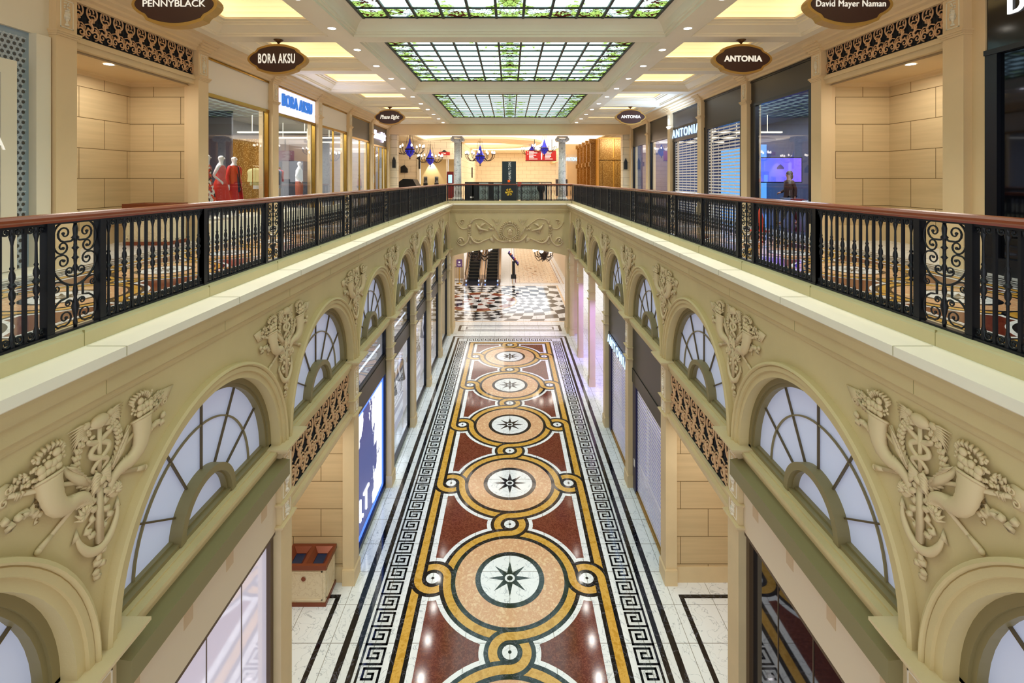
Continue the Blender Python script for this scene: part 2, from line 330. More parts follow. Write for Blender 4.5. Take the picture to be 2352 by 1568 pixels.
# ---------------- lower arcade walls with arches ----------------
WX=3.62; ZS=5.17; RO,RI=1.77,1.57; ZT=7.56
def arch_wall(s):
    mb=MB(); n=24
    for k in range(-3,5):
        yc=YL(k)+1.8
        for i in range(n):
            a,b=PI*i/n,PI*(i+1)/n
            p=[(yc+RO*cos(t),ZS+RO*sin(t)) for t in (a,b)]
            top=[(yc+1.8*(1-2*i/n),ZT),(yc+1.8*(1-2*(i+1)/n),ZT)]
            mb.quad((s*WX,p[0][0],p[0][1]),(s*WX,p[1][0],p[1][1]),(s*WX,top[1][0],top[1][1]),(s*WX,top[0][0],top[0][1]))
        for e in (-1,1):
            mb.poly([(s*WX,yc+e*RO,ZS),(s*WX,yc+e*1.8,ZS),(s*WX,yc+e*1.8,ZT)])
    mb.box(*sorted((s*3.64,s*3.9)),YL(-3),29.51,7.2,7.55)
    mb.build('wall_'+SIDE[s],stone,fix=True,kind='structure')
    # archivolt + reveal
    prof=[(RO,WX),(RO,3.54),(RO-.03,3.52),(RO-.045,3.535),(RO-.05,3.56),(RO-.06,3.55),(RO-.115,3.55),(RO-.12,3.58),(RI,3.58),(RI,3.72)]
    a0=MB(); a0.smooth=False; n=40
    vs=[]
    for r,x in prof:
        for i in range(n+1): t=PI*i/n; vs.append((s*x,r*cos(t),r*sin(t)))
    fs=[(j*(n+1)+i,j*(n+1)+i+1,(j+1)*(n+1)+i+1,(j+1)*(n+1)+i) for j in range(len(prof)-1) for i in range(n)]
    a0.add(vs,fs); first=None
    for k in range(-3,5):
        lab='moulded stone archivolt around the %s arch from the camera, %s wall'%(ORD[k+3],SIDE[s])
        if first is None: first=a0.build('archivolt',stone,None,(0,YL(k)+1.8,ZS),None,label=lab,category='arch moulding',group='archivolts of the arcade'); 
        else: first2=part(first,None,(0,YL(k)+1.8,ZS)); first2['label']=lab
    # crown cornice and ledge
    c=MB()
    P=[(WX,7.34),(3.60,7.34),(3.585,7.37),(3.585,7.40),(3.56,7.43),(3.53,7.44),(3.53,7.56),(3.50,7.58),(3.47,7.60),(3.45,7.64),(3.43,7.70),(3.40,7.745),(3.37,7.76),(3.35,7.775),(3.35,7.86),(3.95,7.86),(3.95,7.5),(WX,7.5)]
    def band(pts,y0,y1,mt,nm):
        b=MB(); b.prism([(s*x,z) for x,z in pts],'y',y0,y1); return b.build(nm,mt,kind='structure')
    band(P[:13]+[(3.66,7.76),(3.66,7.34)],-3,29.6,stone,'trim_1' if s<0 else 'trim_2')
    band([(3.37,7.76),(3.35,7.775),(3.35,7.86),(3.95,7.86),(3.95,7.76)],-3,29.6,ledge_m,'trim_3' if s<0 else 'trim_4')
    k=MB(); k.prism([(s*3.72,7.86),(s*3.72,7.975),(s*3.735,7.99),(s*3.735,8.0),(s*3.755,8.012),(s*3.92,8.012),(s*3.92,7.86)],'y',-3,29.86)
    k.build('trim_5' if s<0 else 'trim_6',mat('kerb_stone','d2c296',.6,noise=.05,ns=1.5),kind='structure')
    j=MB(); 
    for y in [YL(q)+d for q in range(-3,6) for d in (.0,1.8)]:
        j.box(*sorted((s*3.3485,s*3.7)),y-.003,y+.003,7.777,7.8625); j.box(*sorted((s*3.7185,s*3.74)),y-.003,y+.003,7.863,8.0)
        j.box(*sorted((s*3.5285,s*3.54)),y-.003,y+.003,7.44,7.56)
    j.build('trim_7' if s<0 else 'trim_8',mat('joint_line','9a8d5c',.8),kind='structure')
for s in (-1,1): arch_wall(s)
# ---------------- fan windows ----------------
fanm=bpy.data.materials.new('fan_glass'); fanm.use_nodes=True; P_n=fanm.node_tree.nodes['Principled BSDF']
P_n.inputs['Base Color'].default_value=lin('c4c8d6'); P_n.inputs['Roughness'].default_value=.35
P_n.inputs['Emission Color'].default_value=lin('bcc6ee'); P_n.inputs['Emission Strength'].default_value=FAN
def fan(s):
    fr=MB(); n=32
    def ring(c,r0,r1,x0,x1,a0=0,a1=PI,nn=n):
        vs=[];
        for i in range(nn+1):
            t=a0+(a1-a0)*i/nn
            for r,x in ((r1,x0),(r0,x0),(r0,x1),(r1,x1)): vs.append((s*x,c+r*cos(t),r*sin(t)))
        fs=[(4*i+j,4*i+(j+1)%4,4*i+4+(j+1)%4,4*i+4+j) for i in range(nn) for j in range(4)]+[(0,1,2,3),(4*nn,4*nn+1,4*nn+2,4*nn+3)]
        fr.add(vs,fs)
    ring(0,1.50,1.6,3.72,3.85); ring(0,1.455,1.51,3.75,3.85); 
    ring(0,.47,.56,3.70,3.85); ring(0,.45,.48,3.76,3.85); ring(0,1.095,1.115,3.815,3.84)
    mu=MB(); fr.box(*sorted((s*3.72,s*3.85)),-1.58,1.58,-.03,.035); fr.box(*sorted((s*3.79,s*3.85)),-1.5,1.5,.03,.06)
    for a in (30,60,90,120,150):
        t=math.radians(a); d=Vector((0,cos(t),sin(t))); q=Vector((0,-sin(t),cos(t)))*.009
        A,B=d*.55,d*1.47; x0,x1=3.812,3.84
        vs=[tuple(Vector((s*x,0,0))+p+e*q) for p in (A,B) for x in (x0,x1) for e in (-1,1)]
        mu.add(vs,[(0,1,3,2),(4,5,7,6),(0,1,5,4),(2,3,7,6),(0,2,6,4),(1,3,7,5)])
    gl=MB(); gl.poly([(s*3.845,1.56*cos(PI*i/n),1.56*sin(PI*i/n)) for i in range(n+1)])
    gf=gl; first=None
    for k in range(-3,5):
        r=thing('window_%d'%(k+4 if s<0 else k+12),'half-round fan window with frosted pale glass in the %s lower arch from the camera on the %s'%(ORD[k+3],SIDE[s]),'window',(0,YL(k)+1.8,ZS),group='fan windows of the arcade',kind='structure')
        if first is None: first=(fr.build('window_frame',olive,r),mu.build('glazing_bars',mat('bar_brown','5e4e30',.5),r),gl.build('frosted_glass',fanm,r))
        else:
            for o in first: part(o,r)
for s in (-1,1): fan(s)
# ---------------- sills, lower pilasters ----------------
def urn_relief(mb,s,X,z0,z1,w2=.055):
    """small relief on pilaster inner face; X plane, centred y=0"""
    h=z1-z0; q=lambda t:z0+h*t
    mb.smooth=True
    pr=[(.02,.08),(.045,.12),(.02,.18),(.015,.24),(.04,.34),(.05,.46),(.045,.55),(.03,.6),(.045,.64)]
    for i in range(len(pr)-1):
        (r0,t0),(r1,t1)=pr[i],pr[i+1]
        mb.tube([(s*X,0,q(t0)),(s*X,0,q(t1))],[r0,r1],8)
    random.seed(5)
    for i in range(14): mb.blob((s*(X-.005),random.uniform(-.045,.045),q(random.uniform(.66,.92))),.014,6,4)
    for e in (-1,1): mb.tube([(s*(X-.008),e*.04,q(.5)),(s*(X-.01),e*.06,q(.4)),(s*(X-.01),e*.045,q(.3))],.007,5)
def lower_pilaster(s):
    root=thing('pilaster','','pilaster',(0,YL(0),0),group='lower-level pilasters'); X=3.583
    b=MB(); b.box(*sorted((s*3.555,s*3.84)),-.23,.23,0,.33); b.prism([(s*x,z) for x,z in ((3.555,.33),(3.583,.36),(3.84,.36),(3.84,.33))],'y',-.225,.225); b.build('base',stone2,root)
    b=MB(); b.box(*sorted((s*X,s*3.84)),-.19,.19,.36,4.97); b.build('shaft',stone2,root)
    c=MB()
    def collar(z,pr,nm):
        c=MB()
        for (d,z0,z1) in pr: c.box(*sorted((s*(X-d),s*3.84)),-.19-d,.19+d,z+z0,z+z1)
        c.build(nm,stone2,root)
    collar(3.82,((.02,0,.03),(.045,.03,.05),(.06,.05,.075)),'moulding'); collar(4.18,((.015,0,.02),(.04,.02,.045),(.055,.045,.06)),'moulding')
    collar(4.95,((.02,0,.03),(.05,.03,.06),(.05,.06,.12),(.11,.12,.15),(.15,.15,.19),(.18,.19,.22)),'capital')
    for z0,z1 in ((4.26,4.92),(3.92,4.16)):
        p=MB(); x0,x1=X-.006,X+.01
        p.box(*sorted((s*x0,s*x1)),-.13,.13,z1-.015,z1); p.box(*sorted((s*x0,s*x1)),-.13,.13,z0,z0+.015)
        p.box(*sorted((s*x0,s*x1)),-.13,-.115,z0,z1); p.box(*sorted((s*x0,s*x1)),.115,.13,z0,z1)
        urn_relief(p,s,X,z0,z1); p.build('relief_panel',ledge_m,root)
    return root
for s in (-1,1):
    r0=lower_pilaster(s)
    for k in range(-3,6):
        extra= ' washed in violet' if (s>0 and k>=2) else ''
        lab='beige relief pilaster%s, %s from the camera in the %s lower arcade'%(extra,ORD[k+3],SIDE[s])
        if k==0: r0['label']=lab
        else: dup(r0,(0,YL(k),0),(0,0,0),lab)
    sl=MB()
    for k in range(-3,5):
        y0,y1=YL(k)+.19,YL(k)+3.41
        for a,b,z0,z1 in ((3.64,3.9,4.93,5.0),(3.62,3.9,5.0,5.05),(3.59,3.9,5.05,5.09),(3.57,3.9,5.09,5.14),(3.66,3.9,5.14,5.16)): sl.box(*sorted((s*a,s*b)),y0,y1,z0,z1)
    sl.build('trim_9' if s<0 else 'trim_10',stone,kind='structure')
# ---------------- ceiling ----------------
ZC=12.62; ZG=12.99
cl=MB()
CO=[(-6.2,.75),(1.2+3.5,11.47),(11.9,18.68),(19.16,29.45)]; CO=[(-2.5,4.28),(4.72,11.47),(11.9,18.68),(19.16,29.45)]  # first coffer is out of view, added for light and floor reflections
ys=[-3]+[v for c in CO for v in c]+[29.6]
for i in range(0,len(ys),2): cl.box(-3.63,3.63,ys[i],ys[i+1],ZC,13.3)
side=[(YU(k)+.23,YU(k)+3.37) for k in range(-4,5)]
for s in (-1,1):
    cl.box(*sorted((s*3.63,s*4.2)),-3,29.6,ZC,13.3); cl.box(*sorted((s*6.76,s*7.6)),-3,29.6,ZC,13.3)
    yy=[-3]+[v for c in side for v in c]+[29.6]
    for i in range(0,len(yy),2): cl.box(*sorted((s*4.2,s*6.76)),yy[i],max(yy[i+1],yy[i]+.01),ZC,13.3)
for y0,y1 in CO:
    cl.rings(-3.63,3.63,y0,y1,[(.004,ZC),(.004,ZC+.06),(.05,ZC+.065),(.05,ZC+.10),(.08,ZC+.11),(.10,ZC+.16),(.15,ZC+.24),(.23,ZC+.31),(.32,ZC+.36),(.32,ZG)])
for s in (-1,1):
    for y0,y1 in side:
        a,b=sorted((s*4.2,s*6.76))
        cl.rings(a,b,y0,y1,[(.004,ZC),(.004,ZC+.04),(.03,ZC+.05),(.03,ZC+.08),(.10,ZC+.12),(.24,ZC+.2),(.24,ZC+.23),(.29,ZC+.25),(.29,ZC+.28),(.36,ZC+.29),(.36,ZC+.34),(.12,ZC+.35)])
cl.build('ceiling',ceil_m,fix=False,kind='structure')
recess_m=mat('recess_plaster','f4eee0',.8); rc=MB(); st=MB(); sc_=MB()
for s in (-1,1):
    for y0,y1 in side:
        a,b=sorted((s*4.2,s*6.76))
        rc.rings(a,b,y0,y1,[(.10,ZC+.33),(.10,ZC+.55),(.16,ZC+.66),(.28,ZC+.74),(.45,ZC+.78)],cap=True)
        st.rings(a,b,y0,y1,[(.15,ZC+.37),(.26,ZC+.37)])
        sc_.smooth=True
        for i in (.62,):
            x0,x1,q0,q1=a+i,b-i,y0+i,y1-i; z=ZC+.775
            sc_.tube([(x0,q0,z),(x1,q0,z),(x1,q1,z),(x0,q1,z),(x0,q0,z)],.012,4)
            for px,py,dx,dy in (((x0+x1)/2,q0,1,0),((x0+x1)/2,q1,1,0),(x0,(q0+q1)/2,0,1),(x1,(q0+q1)/2,0,1),(x0+.2,q0,1,0),(x1-.2,q1,1,0),(x0+.2,q1,1,0),(x1-.2,q0,1,0)):
                for e in (-1,1):
                    sc_.tube([(px+dx*e*(.03+.07*t)+dy*.05*sin(t*2.2),py+dy*e*(.03+.07*t)+dx*.05*sin(t*2.2),z) for t in (0,.7,1.4,2.1,2.8,3.3)],[.02,.028,.022,.018,.014,.006],4)
                sc_.blob((px,py,z),(.05,.05,.02),8,4)
rc.build('ceiling_recess',recess_m,kind='structure'); st.build('cove_light_strip',emis('cove_light','ffe6b0',COVE),label='warm cove light strips hidden on the ledges of the side ceiling coffers',category='light strip',kind='structure')
sc_.build('ceiling_scrollwork',mat('scroll_plaster','e6cf9a',.7),label='plaster scrollwork on the glowing coffer ceilings',category='moulding',kind='structure')
# skylights
sg=bpy.data.materials.new('stained_glass'); sg.use_nodes=True; nt=sg.node_tree; nt.nodes.clear(); L=nt.links.new
g=N(nt,'NewGeometry'); uvn=N(nt,'UVMap'); sp=N(nt,'SeparateXYZ'); L(uvn.outputs[0],sp.inputs[0])
def mth(op,a,b=None,c=None):
    n=N(nt,'Math',operation=op)
    for i,v in enumerate((a,b,c)):
        if v is None: continue
        if hasattr(v,'links') or hasattr(v,'is_linked'): L(v,n.inputs[i])
        else: n.inputs[i].default_value=v
    return n.outputs[0]
u,v=sp.outputs[0],sp.outputs[1]   # u metres from centre, v metres from nearest end (signed packing below)
au=mth('ABSOLUTE',u); du=mth('SUBTRACT',3.3,au); edge=mth('MINIMUM',du,v)   # distance to border
cen=mth('ABSOLUTE',mth('SUBTRACT',au,0.0))
pv=N(nt,'CombineXYZ'); L(au,pv.inputs[0]); sp2=N(nt,'SeparateXYZ'); L(g.outputs['Position'],sp2.inputs[0]); L(sp2.outputs[1],pv.inputs[1])
no=N(nt,'TexNoise'); no.inputs['Scale'].default_value=2.4; no.inputs['Detail'].default_value=5; no.inputs['Roughness'].default_value=.62; no.inputs['Distortion'].default_value=.4; L(pv.outputs[0],no.inputs['Vector'])
n2=N(nt,'TexNoise'); n2.inputs['Scale'].default_value=3.2; n2.inputs['Detail'].default_value=2; n2.inputs['Distortion'].default_value=2.5; L(pv.outputs[0],n2.inputs['Vector'])
n3=N(nt,'TexVoronoi'); n3.feature='DISTANCE_TO_EDGE'; n3.inputs['Scale'].default_value=9; L(pv.outputs[0],n3.inputs['Vector'])
# green where noise > thresh(edge) or near centre column
te=mth('MULTIPLY_ADD',mth('MINIMUM',edge,2.0),.17,.40); tc=mth('MULTIPLY_ADD',mth('MINIMUM',au,2.0),.17,.44); th=mth('MINIMUM',te,tc)
grn=mth('MULTIPLY',mth('SUBTRACT',no.outputs[0],th),14); grn=mth('MINIMUM',mth('MAXIMUM',grn,0),1)
mx=N(nt,'MixRGB'); mx.inputs[1].default_value=lin('b6d6d0'); mx.inputs[2].default_value=lin('7f9c4c'); L(grn,mx.inputs[0])
lf=mth('LESS_THAN',n3.outputs[0],.035); lf=mth('MULTIPLY',lf,grn); m1=N(nt,'MixRGB'); L(lf,m1.inputs[0]); L(mx.outputs[0],m1.inputs[1]); m1.inputs[2].default_value=lin('2c4218')
band_=mth('MAXIMUM',mth('LESS_THAN',edge,.55),mth('LESS_THAN',au,.24))
vine=mth('MULTIPLY',band_,mth('GREATER_THAN',n2.outputs[0],.57)); m2=N(nt,'MixRGB'); L(vine,m2.inputs[0]); L(m1.outputs[0],m2.inputs[1]); m2.inputs[2].default_value=lin('2c120c')
ln=mth('MULTIPLY',band_,mth('LESS_THAN',mth('ABSOLUTE',mth('SUBTRACT',n2.outputs[0],.46)),.018)); m3=N(nt,'MixRGB'); L(ln,m3.inputs[0]); L(m2.outputs[0],m3.inputs[1]); m3.inputs[2].default_value=lin('20281c')
em=N(nt,'Emission'); L(m3.outputs[0],em.inputs[0]); em.inputs[1].default_value=SKY; o_=N(nt,'OutputMaterial'); L(em.outputs[0],o_.inputs[0])
names=['unseen, added above the camera for light','cut by the top edge','middle one of the row','farthest one near the bridge']
for i,(y0,y1) in enumerate(CO):
    a,b=y0+.32,y1-.32; rows=int(round((b-a)/.595)); dy=(b-a)/rows; dx=.6
    r=thing('skylight','stained glass ceiling panel in a black grid, '+names[i],'skylight',(0,0,ZG),group='stained glass skylights')
    me=bpy.data.meshes.new('stained_glass'); nseg=2
    ym=(a+b)/2; vs=[(-3.31,a,0),(3.31,a,0),(3.31,ym,0),(-3.31,ym,0),(-3.31,b,0),(3.31,b,0)]; me.from_pydata(vs,[],[(0,3,2,1),(3,4,5,2)])
    uvl=me.uv_layers.new(name='UVMap')
    for li,l in enumerate(me.loops):
        p=vs[l.vertex_index]; uvl.data[li].uv=(p[0],min(p[1]-a,b-p[1]))
    me.materials.append(sg); link('stained_glass',me,r)
    gr=MB()
    for c in range(12):
        x=-3.3+.6*c; gr.box(x-.028,x+.028,a,b,-.05,.02)
    for c in range(rows+1):
        y=a+dy*c; gr.box(-3.3,3.3,y-.015,y+.015,-.035,.02)
    gr.build('glazing_grid',black,r)
# ceiling downlights
dl=MB(); dl.lathe([(.085,-.004),(.105,-.008),(.105,.0)],(0,0,0),16,cap=False); dd=MB(); dd.poly([(.085*cos(2*PI*i/16),-.085*sin(2*PI*i/16),-.003) for i in range(16)])
fd=None; dm=emis('downlight','fff6e6',12)
def downlight(x,y,z,lab,pw=DOWN):
    global fd
    r=thing('downlight',lab,'downlight',(x,y,z),group='recessed downlights')
    if fd is None: fd=(dl.build('trim_ring',white,r),dd.build('lens',dm,r,fix=False))
    else:
        for o in fd: part(o,r)
    if pw:
        l=LD.get(pw)
        if not l: l=bpy.data.lights.new('downlight_lamp','SPOT'); l.energy=pw; l.spot_size=2.0; l.spot_blend=.8; l.color=(1,.96,.89); l.shadow_soft_size=.08; LD[pw]=l
        o=link('lamp',l,r,(0,0,-.03))
LD={}
for s in (-1,1):
    for i in range(14):
        y=5.4+1.8*i
        downlight(s*3.9,y,ZC,'round ceiling downlight, %s from the camera, %s skylight row'%(ORD[i],SIDE[s]),DOWN)
    downlight(s*7.85,9.65,11.566,'recessed downlight in the ceiling of the upper %s alcove'%SIDE[s],0)
# ---------------- cornice and upper wall ----------------
UX=7.245
for s in (-1,1):
    c=MB(); pts=[(7.35,12.3),(7.28,12.3),(7.27,12.36),(7.2,12.39),(7.19,12.43),(7.1,12.47),(7.08,12.51),(6.99,12.55),(6.97,12.62),(7.35,12.62)]
    c.prism([(s*x,z) for x,z in pts],'y',-3,29.6); c.build('trim_11' if s<0 else 'trim_12',warmst,kind='structure')
    b=MB()
    for k in range(-3,6): b.box(*sorted((s*7.49,s*7.62)),YU(k)-(.12 if k==0 else .3),YU(k)+.3,ZF,12.6)
    b.box(*sorted((s*7.5,s*7.62)),-3,29.8,12.28,12.62); b.build('wall_piers_'+SIDE[s],warmst,kind='structure')
    # end stone pier and wall behind shops
    b=MB(); b.box(*sorted((s*6.85,s*7.3)),29.9,30.4,ZF,12.0); b.box(*sorted((s*6.8,s*7.3)),29.85,30.45,12.0,12.1); b.build('wall_end_'+SIDE[s],blk2,kind='structure')
def upper_pilaster(s):
    root=thing('pilaster','','pilaster',(0,YU(0),0),group='upper-level pilasters')
    b=MB(); b.box(*sorted((s*7.215,s*7.5)),-.22,.22,ZF,ZF+.36); b.build('base',stone2,root)
    b=MB(); b.box(*sorted((s*UX,s*7.5)),-.19,.19,ZF+.36,12.35); b.build('shaft',warmst,root)
    c=MB()
    for z,pr in ((11.63,((.02,0,.03),(.04,.03,.06),(.06,.06,.09))),(12.28,((.02,0,.04),(.06,.04,.09),(.10,.09,.15),(.15,.15,.2),(.2,.2,.27),(.27,.27,.34)))):
        c=MB()
        for d,z0,z1 in pr: c.box(*sorted((s*(UX-d),s*7.5)),-.19-d*.6,.19+d*.6,z+z0,z+z1)
        c.build('capital' if z>12 else 'moulding',warmst,root)
    p=MB(); X=UX; z0,z1=11.78,12.24
    for a,b_,q0,q1 in ((-.12,.12,z1-.015,z1),(-.12,.12,z0,z0+.015),(-.12,-.105,z0,z1),(.105,.12,z0,z1)): p.box(*sorted((s*(X-.008),s*(X+.01))),a,b_,q0,q1)
    urn_relief(p,s,X,z0,z1); p.build('relief_panel',cream,root); return root
for s in (-1,1):
    r0=upper_pilaster(s)
    for k in range(-3,6):
        lab='tan urn-relief pilaster, %s from the camera beside the %s upper shops'%(ORD[k+3],SIDE[s])
        if k==0: r0['label']=lab
        else: dup(r0,(0,YU(k),0),(0,0,0),lab)
# ---------------- alcoves (upper and lower) ----------------
for s in (-1,1):
    for nm,z0,z1,x0,x1,ya,yb,base in (('upper',ZF,11.57,7.45,8.9,YU(-1)+.19,YU(0)-.1,1),('lower',0,3.84,3.84,5.9,YL(-1)+.19,YL(0)-.1,1)):
        b=MB(); b.box(*sorted((s*x1,s*(x1+.2))),ya,yb+.2,z0,z1); b.box(*sorted((s*x0,s*x1)),yb,yb+.2,z0,z1); b.box(*sorted((s*x0,s*x1)),ya-.2,ya,z0,z1)
        b.build('wall_alcove_%s_%s'%(nm,SIDE[s]),blk,kind='structure')
        b=MB(); b.box(*sorted((s*x0,s*(x1-.02))),yb-.025,yb,z0,z0+.36); b.box(*sorted((s*(x1-.025),s*x1)),ya,yb-.02,z0,z0+.36); b.build('baseboard_%s_%s'%(nm,SIDE[s]),stone2,kind='structure')
        b=MB(); b.box(*sorted((s*(x0-.08),s*x1)),ya,yb,z1,z1+.1); b.rings(*sorted((s*(x0+.0),s*(x1))),ya,yb,[(0,z1-.09),(.03,z1-.07),(.05,z1-.03),(.09,z1)])
        b.build('ceiling_alcove_%s_%s'%(nm,SIDE[s]),warmst,kind='structure')
# scroll friezes
def spiral(c,r0,r1,a0,turns,n=14):
    return [(c[0]+(r0+(r1-r0)*i/n)*cos(a0+turns*2*PI*i/n),c[1]+(r0+(r1-r0)*i/n)*sin(a0+turns*2*PI*i/n)) for i in range(n+1)]
def motif(mb,h,fx):
    def T(pts,r): mb.tube([fx(u,v,.012) for u,v in pts],[q*1.35 for q in r] if isinstance(r,list) else r*1.35,5)
    mb.smooth=True; u=h/.68
    def S(p): return [(a*u,b*u) for a,b in p]
    def tp(n,a,b): return [a+(b-a)*i/(n-1) for i in range(n)]
    lp=[(.12*cos(t),.18+.135*sin(t)) for t in [(-1.2+2*PI*.93*i/16) for i in range(17)]]; lp=[(x,y+.02) for x,y in lp]
    T(S(lp),.011*u)
    for c,r0,a,t in (((-.03,.24),.07,-.5,.8),((.035,.12),.06,2.6,-.85),((-.02,.02),.055,1.4,.8)): q=spiral(c,r0,.012,a,t,12); T(S(q),[.011*u*(1-.4*i/12) for i in range(13)])
    for c,r0,a,t in (((-.075,-.2),.085,.4,1.2),((.085,-.21),.085,2.7,-1.2)): q=spiral(c,r0,.012,a,t,16); T(S(q),[.013*u*(1-.4*i/16) for i in range(17)])
    T(S([(0,.1),(-.03,0),(.02,-.08),(-.01,-.16)]),.018*u); T(S([(-.16,-.05),(-.08,-.02),(0,-.05),(.09,-.03),(.15,-.08)]),.009*u)
    T(S([(.16,-.08),(.17,-.2),(.13,-.28),(.08,-.3)]),.011*u); T(S([(-.15,-.1),(-.17,-.2),(-.13,-.28),(-.08,-.3)]),.011*u)
    random.seed(2)
    for c in ((0,-.1),(.03,.05),(-.06,.18),(.09,-.12),(-.09,-.13),(.0,.33)):
        for q in range(3): T(S([(c[0]+random.uniform(-.02,.02),c[1]+random.uniform(-.02,.02)),(c[0]+random.uniform(-.05,.05),c[1]+random.uniform(-.05,.05))]),[.018*u,.005*u])
for s in (-1,1):
    for nm,X,z0,z1,ya,yb,n in (('upper',7.36,11.73,12.36,YU(-1)+.19,YU(0)-.19,11),('lower',3.70,4.02,4.92,YL(-1)+.19,YL(0)-.19,8)):
        h=z1-z0; zc=(z0+z1)/2; lab='gilded scrollwork frieze on black mesh above the %s %s alcove'%(nm,SIDE[s])
        r=thing('scroll_frieze',lab,'frieze',(s*X,ya,zc)); w_=yb-ya
        b=MB(); b.box(*sorted((s*.03,s*.06)),0,w_,-h/2,h/2)
        for i in range(int(w_/.06)): b.box(*sorted((s*.022,s*.03)),i*.06,i*.06+.006,-h/2,h/2)
        for i in range(int(h/.06)): b.box(*sorted((s*.022,s*.03)),0,w_,-h/2+i*.06,-h/2+i*.06+.006)
        b.build('mesh_backing',mesh_m,r)
        b=MB(); t=.035
        b.box(*sorted((-s*.02,s*.05)),0,w_,h/2,h/2+t); b.box(*sorted((-s*.03,s*.055)),0,w_,-h/2-.03,-h/2)
        if nm=='lower':
            b.box(*sorted((-s*.10,s*.14)),0,w_,-h/2-.16,-h/2-.08); b.box(*sorted((-s*.06,s*.14)),0,w_,-h/2-.24,-h/2-.16); b.box(*sorted((-s*.02,s*.14)),0,w_,-h/2-.3,-h/2+t*0-.035)
        else: b.box(*sorted((-s*.06,s*.1)),0,w_,-h/2-.1,-h/2-.03); b.box(*sorted((-s*.02,s*.12)),0,w_,-h/2-.2,-h/2-.1)
        b.build('frame',stone2,r)
        mo=MB(); motif(mo,h*.98,lambda u,v,d:(-s*(d-.02),u,v)); first=None
        for i in range(n):
            yy=w_*(i+.5)/n
            if first is None: first=mo.build('scroll_motif',gold,r,(0,yy,0))
            else: part(first,r,(0,yy,0))
# ---------------- railings ----------------
def cat(P,n=5):
    """Catmull-Rom smoothing of a list of tuples"""
    P=[Vector(p) for p in P]; Q=[]
    for i in range(len(P)-1):
        a=P[max(i-1,0)];b=P[i];c=P[i+1];d=P[min(i+2,len(P)-1)]
        for j in range(n):
            t=j/n; Q.append(tuple(.5*((2*b)+(c-a)*t+(2*a-5*b+4*c-d)*t*t+(3*b-a-3*c+d)*t**3)))
    Q.append(tuple(P[-1])); return Q
RZ=8.01
bal=MB(); bal.smooth=True
bal.lathe([(.014,.0),(.02,.02),(.014,.06),(.018,.1),(.011,.13),(.010,.30),(.011,.345),(.019,.36),(.011,.375),(.021,.40),(.023,.43),(.013,.46),(.019,.475),(.03,.49),(.019,.505),(.013,.52),(.022,.55),(.020,.58),(.011,.61),(.018,.625),(.011,.64),(.009,.80),(.013,.83),(.022,.87),(.012,.89),(.02,.93),(.02,.95)],n=7)
for e in (-1,1):
    for z0,up in ((.87,1),(.10,-1)):
        P=[(0,e*.012,z0)]+[(0,e*(.048+q[0]),z0+up*(.035+q[1])) for q in spiral((0,0),.043,.008,PI*.95,-1.35,13)]
        bal.tube(P,[.012]*2+[.011-.003*i/13 for i in range(13)],5,up=(1,0,0)); bal.blob((0,e*.048,z0+up*.035),.012,6,4)
bar=MB(); bar.box(-.011,.011,-.012,.012,.0,.95)
post=MB(); post.box(-.032,.032,-.034,.034,-.0,.955); post.box(-.038,.038,-.04,.04,0,.03)
SECL=1.54
def new_section():
    r=thing('railing_section','','railing',group='baluster railing sections')
    b0=None; n=8; st_=SECL/8
    a=MB(); a.box(-.03,.03,0,SECL,0,.022); a.build('bottom_rail',iron,r); a=MB(); a.box(-.02,.02,0,SECL,.925,.95); a.build('top_rail',iron,r)
    a=post.build('post',iron,r,(0,0,0)); part(a,r,(0,SECL,0))
    for i in range(n):
        y=st_*(i+.5); b0=part(b0,r,(0,y,0)) if b0 else bal.build('baluster',iron,r,(0,y,0))
    g0=None
    for i in range(1,n):
        y=st_*i; g0=part(g0,r,(0,y,0)) if g0 else bar.build('square_bar',iron,r,(0,y,0))
    return r
